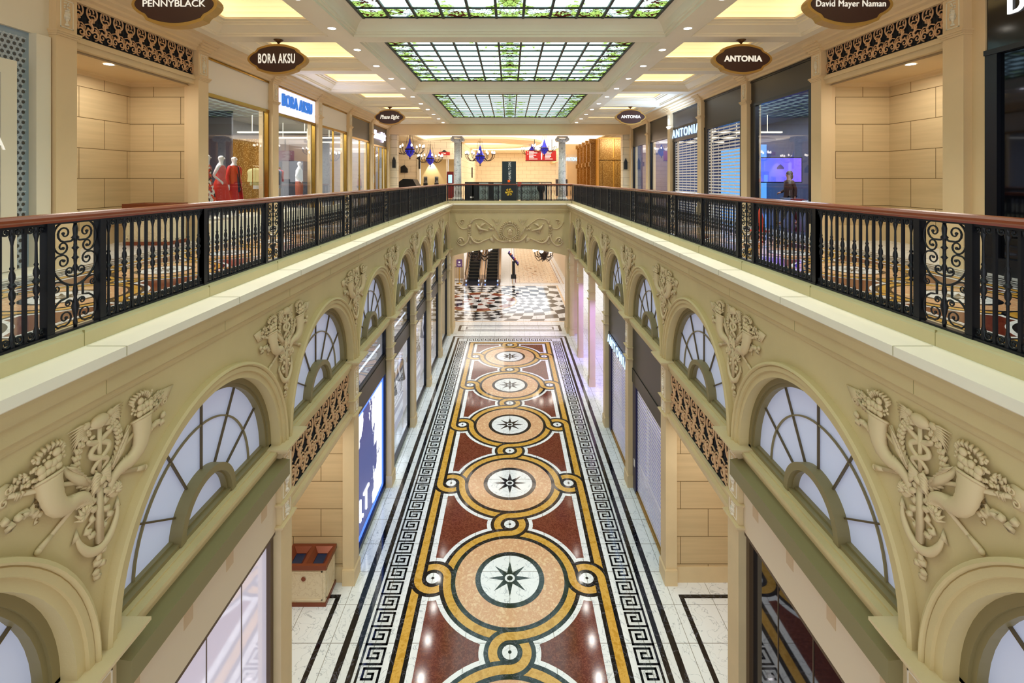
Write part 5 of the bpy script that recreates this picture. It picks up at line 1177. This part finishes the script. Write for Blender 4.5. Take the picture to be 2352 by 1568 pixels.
# ---------------- lobby behind the bridge, upper level ----------------
b=MB(); b.box(-7.6,7.6,29.6,30.2,12.0,13.3); b.build('beam_end',warmst,kind='structure')
b=MB(); b.box(-3.75,55.9,0,.1,0,.1) if 0 else None
b=MB(); b.box(-9.5,-7.05,38,38.3,ZF,12.3); b.box(-7.05,-3.73,38.0,38.3,10.95,12.3); b.box(-4.05,-3.73,38,55.9,ZF,12.3); b.box(-3.75,8.5,55.6,55.9,ZF,12.3); b.box(-9.8,-9.5,30,38.3,ZF,12.3); b.build('wall_lobby_back',blk2,kind='structure')
b=MB(); b.box(-7.15,-6.95,37.9,38.1,ZF,10.95); b.box(-7.15,-3.75,37.9,38.05,10.85,11.0); b.box(-4.9,-4.8,37.95,38.1,ZF,10.9); b.build('trim_17',cream,kind='structure')
b=MB(); b.box(-7.0,-4.85,38.6,38.7,ZF,10.95); b.box(-4.85,-3.75,38.9,39,ZF,10.95); b.build('wall_niche',mat('niche_cream','e6cf9c',.6),kind='structure')
b=MB(); b.box(-14,14,30.2,33.2,12.25,12.5); b.box(-14,-7.2,33.2,54,12.25,12.5); b.box(7.2,14,33.2,54,12.25,12.5); b.box(-14,14,54,56.5,12.25,12.5); b.rings(-7.2,7.2,33.2,54,[(0,12.25),(.1,12.3),(.1,12.36),(.4,12.42),(.4,12.5)]); 
b.build('ceiling_lobby',ceil_m,fix=False,kind='structure')
b=MB(); b.box(-7.8,7.8,32.8,54.4,12.6,12.7); b.build('ceiling_lobby_recess',mat('glow_ceiling','fff4dc',.7,e=.9,ec='fff4e0'),kind='structure')
b=MB(); n=48; vs=[]; prof=[(5.3,12.6),(5.3,12.42),(5.15,12.40),(5.1,12.34),(4.8,12.32),(4.75,12.27),(4.4,12.26),(4.3,12.2),(3.9,12.18),(3.8,12.22),(3.7,12.24),(3.65,12.35),(3.65,12.6)]
for r_,z in prof:
    for i in range(n): t=2*PI*i/n; vs.append((-2.5+r_*cos(t),43.2+r_*sin(t),z))
b.add(vs,[(j*n+i,j*n+(i+1)%n,(j+1)*n+(i+1)%n,(j+1)*n+i) for j in range(len(prof)-1) for i in range(n)]); b.build('ceiling_oval_moulding',mat('oval_plaster','efe2c8',.7),kind='structure')
for i,(x,y) in enumerate(((-5.55,32.8),(-4.15,32.8),(-3.28,30.9),(-2.87,32.8),(-.05,32.8),(2.72,32.8),(3.4,30.9),(4.0,32.8),(5.4,32.8),(5.95,32.4))):
    downlight(x,y,12.0 if y<31 else 12.25,'recessed downlight in the lobby ceiling past the bridge, %s from the left'%ORD[i].replace('nearest','first'),0)
# marble columns
gm_=marble('grey_marble','e6eaee','a4acb4',.2,2.2,0,.03)
for s in (-1,1):
    r=thing('marble_column','veined grey marble column with scroll capital standing %s of the black barrier'%SIDE[s],'column',(s*3.28,30.95,ZF),group='marble columns of the bridge')
    b=MB(); b.smooth=True; b.lathe([(.25,.3),(.24,1.6),(.215,3.75)],n=24); b.build('shaft',gm_,r)
    b=MB(); b.box(-.36,.36,-.36,.36,0,.14); b.smooth=True; b.lathe([(.34,.14),(.35,.2),(.29,.24),(.30,.3)],n=24); b.build('base',mat('white_stone','e6e4de',.4),r)
    b=MB(); b.box(-.33,.33,-.3,.3,4.03,4.12); b.smooth=True; b.lathe([(.215,3.72),(.26,3.8),(.24,3.86),(.3,3.95)],n=20)
    for e in (-1,1):
        for y in (-.26,.26): b.tube([(p[0],y,p[1]) for p in spiral((e*.29,3.9),.13,.02,PI/2,-1.5*e,16)],.03,6); b.lathe([(.035,-.04),(.035,.04)],(e*.29,y,3.9),8,'y')
        b.lathe([(.12,-.26),(.09,0),(.12,.26)],(e*.29,0,3.9),12,'y')
    b.build('capital',gm_,r)
# chandeliers
bulb=emis('bulb','fff2e2',6); bluec=mat('blue_enamel','2a2fc0',.15,.3,e=.12,ec='3038ff'); brz=mat('dark_bronze','3c2c20',.35,.6)
def chand(loc,sc0,lab,n=10,drop=.9):
    r=thing('chandelier',lab,'chandelier',loc,group='blue chandeliers'); q=sc0
    b=MB(); b.smooth=True; b.lathe([(.0,-.55*q),(.05*q,-.5*q),(.2*q,-.36*q),(.29*q,-.18*q),(.30*q,-.06*q),(.27*q,0),(.2*q,.12*q),(.1*q,.32*q),(.05*q,.5*q),(.02*q,.62*q)],n=20); b.build('blue_body',bluec,r)
    b=MB(); b.smooth=True; b.lathe([(.305*q,-.08*q),(.32*q,-.05*q),(.30*q,0)],n=20); b.lathe([(.0,-.68*q),(.04*q,-.62*q),(.02*q,-.55*q),(.06*q,-.52*q)],n=8)
    for i in range(4): a=i*PI/2+.4; b.tube([(.28*q*cos(a),.28*q*sin(a),-.0),(.12*q*cos(a),.12*q*sin(a),drop+.1)],.012*q,4)
    b.tube([(0,0,.6*q),(0,0,drop+.3)],.012*q,4); b.build('rim_and_chains',brz,r)
    ar=None
    for i in range(n):
        a=2*PI*i/n; 
        if ar is None:
            b=MB(); b.smooth=True; b.tube([(p[0],0,p[1]) for p in cat([(.28*q,-.15*q),(.45*q,-.32*q),(.68*q,-.3*q),(.86*q,-.12*q),(.88*q,.05*q)],4)],.018*q,5); b.lathe([(.07*q,.05*q),(.07*q,.08*q),(.03*q,.09*q)],(.88*q,0,0),8); ar=b.build('arm',brz,r)
            b=MB(); b.smooth=True; b.blob((.88*q,0,.17*q),(.05*q,.05*q,.09*q),8,6); bu=b.build('bulb',bulb,r)
        else: part(ar,r,None,(0,0,a)); part(bu,r,None,(0,0,a))
    return r
chand((-6.55,32.3,11.3),1.05,'blue teardrop chandelier, leftmost in the lobby past the bridge')
chand((-5.75,35.6,10.85),1.0,'blue teardrop chandelier hanging before the phone niche, second from the left')
chand((-2.05,34.0,10.95),1.12,'large blue teardrop chandelier hanging above the black barrier',12)
chand((2.45,35.0,11.55),.95,'blue teardrop chandelier in front of the red direction board')
chand((1.9,42.0,11.75),1.0,'small distant blue chandelier overlapping the red direction board')
# red boards
redm=mat('sign_red','b0201c',.4,e=.15)
r=thing('direction_sign','red hanging direction board with white lines of text and arrows','sign',(2.3,36.5,11.05))
b=MB(); b.box(-1.13,1.13,-.05,.05,-.36,.36); b.build('board',redm,r); b=MB(); b.box(-.5,-.46,-.02,.02,.36,1.2); b.box(.8,.84,-.02,.02,.36,1.2); b.box(-1.15,1.15,-.055,.055,-.4,-.36); b.build('hanger',black,r)
b=MB(); random.seed(8)
for c0 in (-.88,.3):
    for j in range(7): b.box(c0,c0+random.uniform(.3,.62),-.06,-.05,.27-j*.09,.31-j*.09)
    for j in (0,2): b.prism([(c0-.12,.25-j*.09),(c0-.04,.29-j*.09),(c0-.12,.33-j*.09)],'y',-.06,-.05)
b.prism([(.02,-.3),(.08,-.3),(.1,.1),(.05,.3),(0,.1)],'y',-.06,-.05); b.build('lettering',let,r)
r=thing('atm_sign','small red sign with white letters under a black crest above the niche','sign',(-5.0,37.6,11.25)); b=MB(); b.box(-.42,.42,-.05,.05,-.12,.12); b.build('board',redm,r); text('ATM',.17,let,r,(-.05,-.06,0),(PI/2,0,0)); b=MB(); b.prism([(-.3,.12),(.3,.12),(.15,.18),(.06,.27),(-.06,.27),(-.15,.18)],'y',-.04,.04); b.build('crest',black,r)
r=thing('kiosk','dark red machine with a bright blue screen in the niche','kiosk',(-4.5,37.4,ZF)); b=MB(); b.box(-.25,.25,-.2,.2,0,2.0); b.build('cabinet',mat('dark_red','6a1418',.4),r); b=MB(); b.box(-.14,.14,-.22,-.19,1.15,1.75); b.build('screen',emis('cyan_screen','9fe6ff',1.3),r)
for i,x in enumerate((-6.55,-5.7)):
    r=thing('payphone','steel payphone on a black shelf in the cream niche, %s one'%['left','right'][i],'telephone',(x,38.4,9.0)); b=MB(); b.box(-.13,.13,-.12,.1,0,.5); b.build('body',mat('steel','a8aab0',.3,.8),r); b=MB(); b.box(-.15,.15,-.2,.1,-.2,0); b.box(-.1,-.05,-.16,-.12,.08,.42); b.box(.0,.09,-.13,-.12,.2,.4); b.build('handset',black,r)
l=bpy.data.lights.new('niche_spot','SPOT'); l.energy=160; l.spot_size=1.1; l.spot_blend=.4; l.color=(1,.9,.7); o=link('niche_spotlight',l,None,(-6.1,38.35,10.9)); o.rotation_euler=(.1,0,0)
for i,(x,y,z,w_) in enumerate(((-7.02,29.85,10.35,.2),(7.02,29.85,10.25,.2))):
    b=MB(); b.prism([(-.1,-.35),(.1,-.35),(.1,.1),(0,.35),(-.1,.1)],'y',-.02,.02); b.build('wall_plaque',black,None,(x,y,z),label='black lantern-shaped plaque on the %s stone pier'%SIDE[-1 if x<0 else 1],category='plaque')
for i,(x,y,z) in enumerate(((-6.95,37.9,10.6),(-8.1,37.9,10.1),(-3.68,48,9.95))):
    b=MB(); b.box(-.06,.06,-.04,.04,-.5,.5) if i!=1 else b.prism([(-.3,-.3),(.25,-.3),(.25,.0),(.0,.3),(-.3,.15)],'y',-.03,.03); b.build('wall_plaque',black,None,(x,y,z),label=['tall thin black projecting sign on the left lobby wall','black plaque low on the left lobby wall','small black sign on the receding lobby wall'][i],category='plaque')
# piano
r=thing('grand_piano','black covered grand piano standing at the left of the lobby','piano',(-7.3,33.2,ZF)); b=MB(); b.prism([(-.9,.0),(-.9,1.15),(-.1,1.2),(.25,1.45),(.9,1.42),(1.2,.9),(1.2,0)],'y',-.7,.9); b.build('cover',black,r)
# person in red behind left column
r=thing('person','person in a red top and dark trousers standing beside the left marble column','person',(-3.72,36.4,ZF),(0,0,-PI/2)); body(r,skm,DNL,DNR); features(r,1.65,skm,eyeb,lipr); tubecloth('top',mat('red_top','d03a28',.8),r,[(0,0,1.49,.09,.08),(0,0,1.42,.2,.12),(0,0,1.1,.18,.14),(0,0,.9,.19,.15)],16); sleeve('sleeve',MATS['red_top'],r,DNL,-1); sleeve('sleeve',MATS['red_top'],r,DNR,1)
skin('trousers',[(0,0,.98),(-.09,0,.88),(-.1,-.02,.5),(-.1,.02,.12),(.09,0,.88),(.1,-.02,.5),(.1,.02,.12)],[(0,1),(1,2),(2,3),(0,4),(4,5),(5,6)],[(.17,.13),.1,.075,.06,.1,.075,.06],blk_c,r); b=MB(); b.smooth=True; b.blob((0,.02,1.70),(.09,.1,.09),12,8); b.build('hair',MATS['dark_hair'],r)
# black barrier with pylon
r=thing('display_barrier','low black glass barrier with ornate iron panels seen through the bridge railing','barrier',(0,31.25,ZF))
b=MB(); b.box(-2.85,2.65,-.03,.03,1.2,1.25); b.box(-2.85,-2.8,-.03,.03,0,1.25); b.box(2.6,2.65,-.03,.03,0,1.25); b.box(-2.85,2.65,-.03,.03,0,.08)
for x in (-2.0,-1.35,-1.05,.5,1.35): b.box(x-.02,x+.02,-.03,.03,0,1.22)
b.build('frame',black,r)
b=MB(); b.box(-2.8,-1.95,.0,.02,.08,1.2); b.box(-1.35,-1.05,0,.02,.08,1.2); b.build('dark_panel',black,r); text('B&B',.14,let,r,(-2.4,-.03,.28),(PI/2,0,0))
def orn(x0,x1):
    b=MB(); n=max(1,int((x1-x0)/.42)); w_=(x1-x0)/n
    for i in range(n):
        c=x0+w_*(i+.5)
        for e in (-1,1):
            for z,rr in ((.95,.1),(.62,.12),(.28,.11)): b.tube([(c+e*(.1+p[0]),0,z+p[1]) for p in spiral((0,0),rr,.015,1.6,1.4*e,14)],.014,4)
        b.tube([(c+.1*cos(t),0,.62+.16*sin(t)) for t in [i_*PI/8 for i_ in range(17)]],.012,4); b.tube([(c,0,.08),(c,0,1.1)],.012,4)
    b.box(x0,x1,-.015,.015,1.02,1.05); return b
for x0,x1 in ((-1.95,-1.35),(-1.05,-.5),(.5,1.35),(1.35,1.85)): orn(x0,x1).build('iron_ornament',iron,r)
b=MB()
for i in range(7): b.box(1.98+i*.09,2.03+i*.09,-.02,.02,.08,1.2)
b.build('pale_bars',mat('pale_steel','aab4b8',.4,.5),r)
b=MB(); b.box(-1.95,1.9,.35,.37,.1,1.2); b.build('pale_backing',mat('pale_backing','c6dadb',.3),r)
r=thing('banner_stand','tall dark slate banner with white vertical lettering and orange square','banner',(-.05,31.0,ZF)); slm=mat('slate','24343a',.4); b=MB(); b.box(-.44,.44,-.04,.04,.05,2.55); b.build('panel',slm,r); b=MB(); b.box(-.5,.5,-.07,-.04,.05,1.12); b.build('lower_panel',mat('slate_dark','1a222a',.4),r)
text('HAMILTON',.23,let,r,(.05,-.05,1.92),(PI/2,-PI/2,0),.004,sp=1.3,sx=.8); b=MB(); b.box(-.08,.06,-.06,-.045,1.24,1.38); b.build('orange_square',emis('orange_mark','ff5a20',.9),r)
b=MB(); b.smooth=True
for i in range(6):
    a=i*PI/3; b.tube([(.05*cos(a),-.09,.62+.05*sin(a)),(.13*cos(a+.5),-.11,.62+.13*sin(a+.5)),(.2*cos(a+.2),-.11,.62+.2*sin(a+.2)),(.22*cos(a-.25),-.09,.62+.22*sin(a-.25))],[.02,.05,.06,.015],6)
b.blob((0,-.09,.62),.06,8,6); b.build('gold_flower',mat('gold_emblem','d8b440',.3,.7,e=.15),r)
for i,(x,y) in enumerate(((1.15,31.9),(1.98,31.05))):
    r=thing('planter','black round-headed planter on a pedestal behind the barrier, %s'%['left of the pale bars','at the barrier end'][i],'planter',(x,y,ZF)); b=MB(); b.box(-.12,.12,-.1,.1,0,.6); b.build('pedestal',black,r); b=MB(); b.smooth=True; b.blob((0,0,.85),(.24,.2,.32),14,9); random.seed(i)
    for q in range(14): a=random.random()*6.28; t=random.uniform(-1,1); b.blob((.2*cos(a)*(1-t*t*.4),.16*sin(a),.87+.26*t),.06,6,4)
    b.build('round_head',black,r)
r=thing('red_tag','small red notice fixed to the black barrier right of the banner','sign',(.62,31.18,8.98)); b=MB(); b.box(-.12,.12,-.01,.01,-.12,.12); b.build('plate',redm,r)
area('facade_fill_light',(7.2,31.2,11.9),1.5,.6,60,(1,.9,.7),(.5,0,0))  # unseen area lamp added to brighten the gold facade
# gold cabinet facade
gf_=mat('gold_lacquer','d09a3e',.35,.2,noise=.15,ns=20); 
r=thing('gold_facade','tall gilded cabinet facade with carved panels and projecting fins','facade',(0,0,0))
b=MB(); b.box(5.95,9.0,33.0,33.4,ZF,12.1); b.box(5.95,6.3,33.4,41.8,ZF,12.1); b.build('body',gf_,r)
b=MB()
for x0,x1 in ((6.0,6.9),(7.0,7.9)):
    b.box(x0,x1,32.92,33,10.75,12.0); b.box(x0,x1,32.92,33,8.0,10.6); b.box(x0+.2,x1-.2,32.88,32.93,8.3,10.4)
b.box(5.95,9,32.85,33,10.6,10.75); b.build('door_panel',gt,r)
for i in range(5):
    y=34.2+1.7*i; b=MB(); b.box(5.6,5.95,y,y+.18,ZF,12.0); b.box(5.5,5.95,y-.06,y+.24,11.8,12.1); b.box(5.5,5.95,y-.06,y+.24,10.2,10.5); b.build('fin',gt,r)
b=MB(); b.box(4.9,8.5,42,42.2,ZF,12.3); b.box(4.6,4.9,42,55.6,11.0,12.3); b.build('wall_lobby_right',warmst,kind='structure')
text('ANTONIA',.42,emis('blue_white','cfe6ff',3.2),thing('wall_sign','distant blue-white letters beside the gilded facade','sign'),(5.35,41.9,11.0),(PI/2,0,0),.03,sx=.6,bold=.01)
r=thing('roller_blind','beige slatted blind beside the right marble column','blind'); b=MB()
for i in range(24): b.box(3.95,4.85,41.9,41.93,9.3+i*.09,9.36+i*.09)
b.build('slats',cream,r); b=MB(); b.box(3.9,4.9,41.95,42,ZF,9.3); b.build('backing',greyd,r)
# ---------------- lower lobby ----------------
wl=mat('lobby_wall_pale','dcc4a0',.6)
b=MB(); b.box(-10,-4.35,46.3,46.6,0,7.5); b.box(-10.2,-10,31,46.5,0,7.5); b.box(5.2,5.4,43.5,80,0,7.5); b.box(-10,6,78,78.3,0,7.5); b.build('wall_lobby_lower',wl,kind='structure')
r=None
esc_b=mat('bronze_clad','a88a6a',.25,.6); step=mat('step_black','14140f',.5); 
for i,x in enumerate((-3.35,-1.65)):
    r=thing('escalator','dark escalator rising away, the %s of the pair past the checkered floor'%['left','right'][i],'escalator',(x,44.6,0)); b=MB()
    for j in range(34): y=.8+.4*j; b.box(-.5,.5,y,y+.42,.23*j,.23*j+.23)
    b.build('steps',step,r); b=MB(); b.box(-.8,.8,-1.5,.85,.0,.02); b.build('landing_plate',mat('steel_plate','5c6078',.2,.9),r)
    b=MB()
    for j in range(34): y=.8+.4*j; b.box(-.5,.5,y-.004,y,.23*j+.19,.23*j+.23)
    b.build('step_edge',mat('edge_tan','6a5c40',.5),r)
    for e in (-1,1):
        b=MB(); X0,X1=sorted((e*.52,e*.82)); b.prism([(-.3,0),(.8,0),(14,7.6),(14,8.3),(.8,.5),(-.3,.35)],'x',X0,X1); b.build('side_cladding',esc_b,r)
        b=MB(); b.quad((e*.6,-.2,.3),(e*.6,.8,.5),(e*.6,.8,1.15),(e*.6,-.2,1.0)); b.quad((e*.6,.8,.5),(e*.6,14,8.3),(e*.6,14,8.9),(e*.6,.8,1.15)); b.build('glass_balustrade',gl_m,r,fix=False)
        b=MB(); b.smooth=True; b.tube([(e*.6,-.1,.35),(e*.6,-.4,.55),(e*.6,-.42,.85),(e*.6,-.2,1.05),(e*.6,.8,1.2),(e*.6,14,8.95)],.04,6); b.build('handrail',black,r)
        b=MB(); b.blob((e*.56,-.45,.2),.06,8,5); b.build('light',emis('blue_led','88b0ff',3),r)
area('escalator_fill_light',(-2.5,46,7.2),4,6,120,(1,.9,.8),(0,0,0))  # unseen area lamp added below the slab to light the escalators
r=thing('notice_stand','purple rounded notice on a brass post beside the escalators','sign',(-4.5,43.9,0)); b=MB(); b.smooth=True; b.lathe([(.3,0),(.28,.03),(.05,.07),(.03,.1),(.03,1.5)],n=14); b.build('post',goldt,r); b=MB(); b.prism([(-.26,1.55),(-.2,1.48),(.2,1.48),(.26,1.55),(.26,2.1),(.2,2.17),(-.2,2.17),(-.26,2.1)],'y',-.03,.03); b.build('notice',mat('purple_sign','6a4a78',.4,e=.1),r)
b=MB(); b.box(-.12,.12,-.045,-.03,1.62,1.64); b.box(-.16,.16,-.045,-.03,1.7,1.72); b.box(-.07,.07,-.045,-.03,1.86,1.98); b.build('white_mark',let,r)
r=thing('metal_fence','short black metal fence behind the purple notice','fence',(-4.75,44.6,0)); b=MB(); b.box(-.5,.5,-.02,.02,1.35,1.4); b.box(-.5,.5,-.02,.02,.1,.14)
for i in range(8): b.box(-.5+.14*i,-.48+.14*i,-.01,.01,0,1.38)
b.build('bars',iron,r)
r=thing('lectern_kiosk','black leaning information stand with a colourful tilted top','stand',(-.05+.4,46.3,0)); b=MB(); b.box(-.25,.25,-.25,.25,0,.35); b.box(-.13,.13,-.1,.1,.35,1.6); b.build('stand',black,r); b=MB(); b.add([(-.55,-.1,2.35),(-.45,-.1,2.5),(.5,-.1,1.35),(.42,-.1,1.15),(-.55,.1,2.35),(-.45,.1,2.5),(.5,.1,1.35),(.42,.1,1.15)],[(0,1,2,3),(4,5,6,7),(0,1,5,4),(1,2,6,5),(2,3,7,6),(3,0,4,7)]); b.build('tilted_tray',black,r)
random.seed(5); b=MB()
for i in range(7):
    t=i/6; x=-.4+.8*t; z=2.48-1.0*t; b.mi=i%3; b.box(x-.05,x+.06,-.12,-.02,z-.12,z+.1-.05*(i%2))
b.build('leaflets',[mat('leaf_violet','6a4ab8',.5),mat('leaf_red','b84030',.5),mat('leaf_blue','3a3a8c',.5)],r)
def dark_ch(loc,lab,n,glob):
    r=thing('chandelier',lab,'chandelier',loc,group='dark lobby chandeliers'); b=MB(); b.smooth=True; b.lathe([(.02,-.55),(.12,-.45),(.3,-.1),(.34,0),(.3,.05),(.05,.1)],n=14) if glob else b.lathe([(.02,-.4),(.06,-.35),(.03,-.2),(.08,0),(.03,.2)],n=10); b.tube([(0,0,0),(0,0,2.2)],.02,5); b.build('stem',brz,r)
    a0=None
    for i in range(n):
        a=2*PI*i/n+.2
        if a0 is None:
            b=MB(); b.smooth=True; L_=.62 if glob else .75; b.tube([(p[0],0,p[1]) for p in cat([(.05,-.1),(.3,-.3),(.55,-.2),(L_,.05)],4)],.028,5); b.tube([(p[0],0,p[1]) for p in cat([(.1,-.3),(.35,-.55),(L_,-.2)],4)],.02,5); a0=(b.build('arm',brz,r,None,(0,0,a)),)
            b=MB(); b.smooth=True; b.blob((L_,0,.16),.13 if glob else .06,10,7); a0+=(b.build('bulb',bulb,r,None,(0,0,a)),)
        else:
            for o in a0: part(o,r,None,(0,0,a))
dark_ch((-1.93,31.8,4.62),'dark chandelier with crystal arms seen below the bridge on the left',8,False)
dark_ch((2.2,31.8,4.6),'black bowl chandelier with white globes seen below the bridge on the right',6,True)
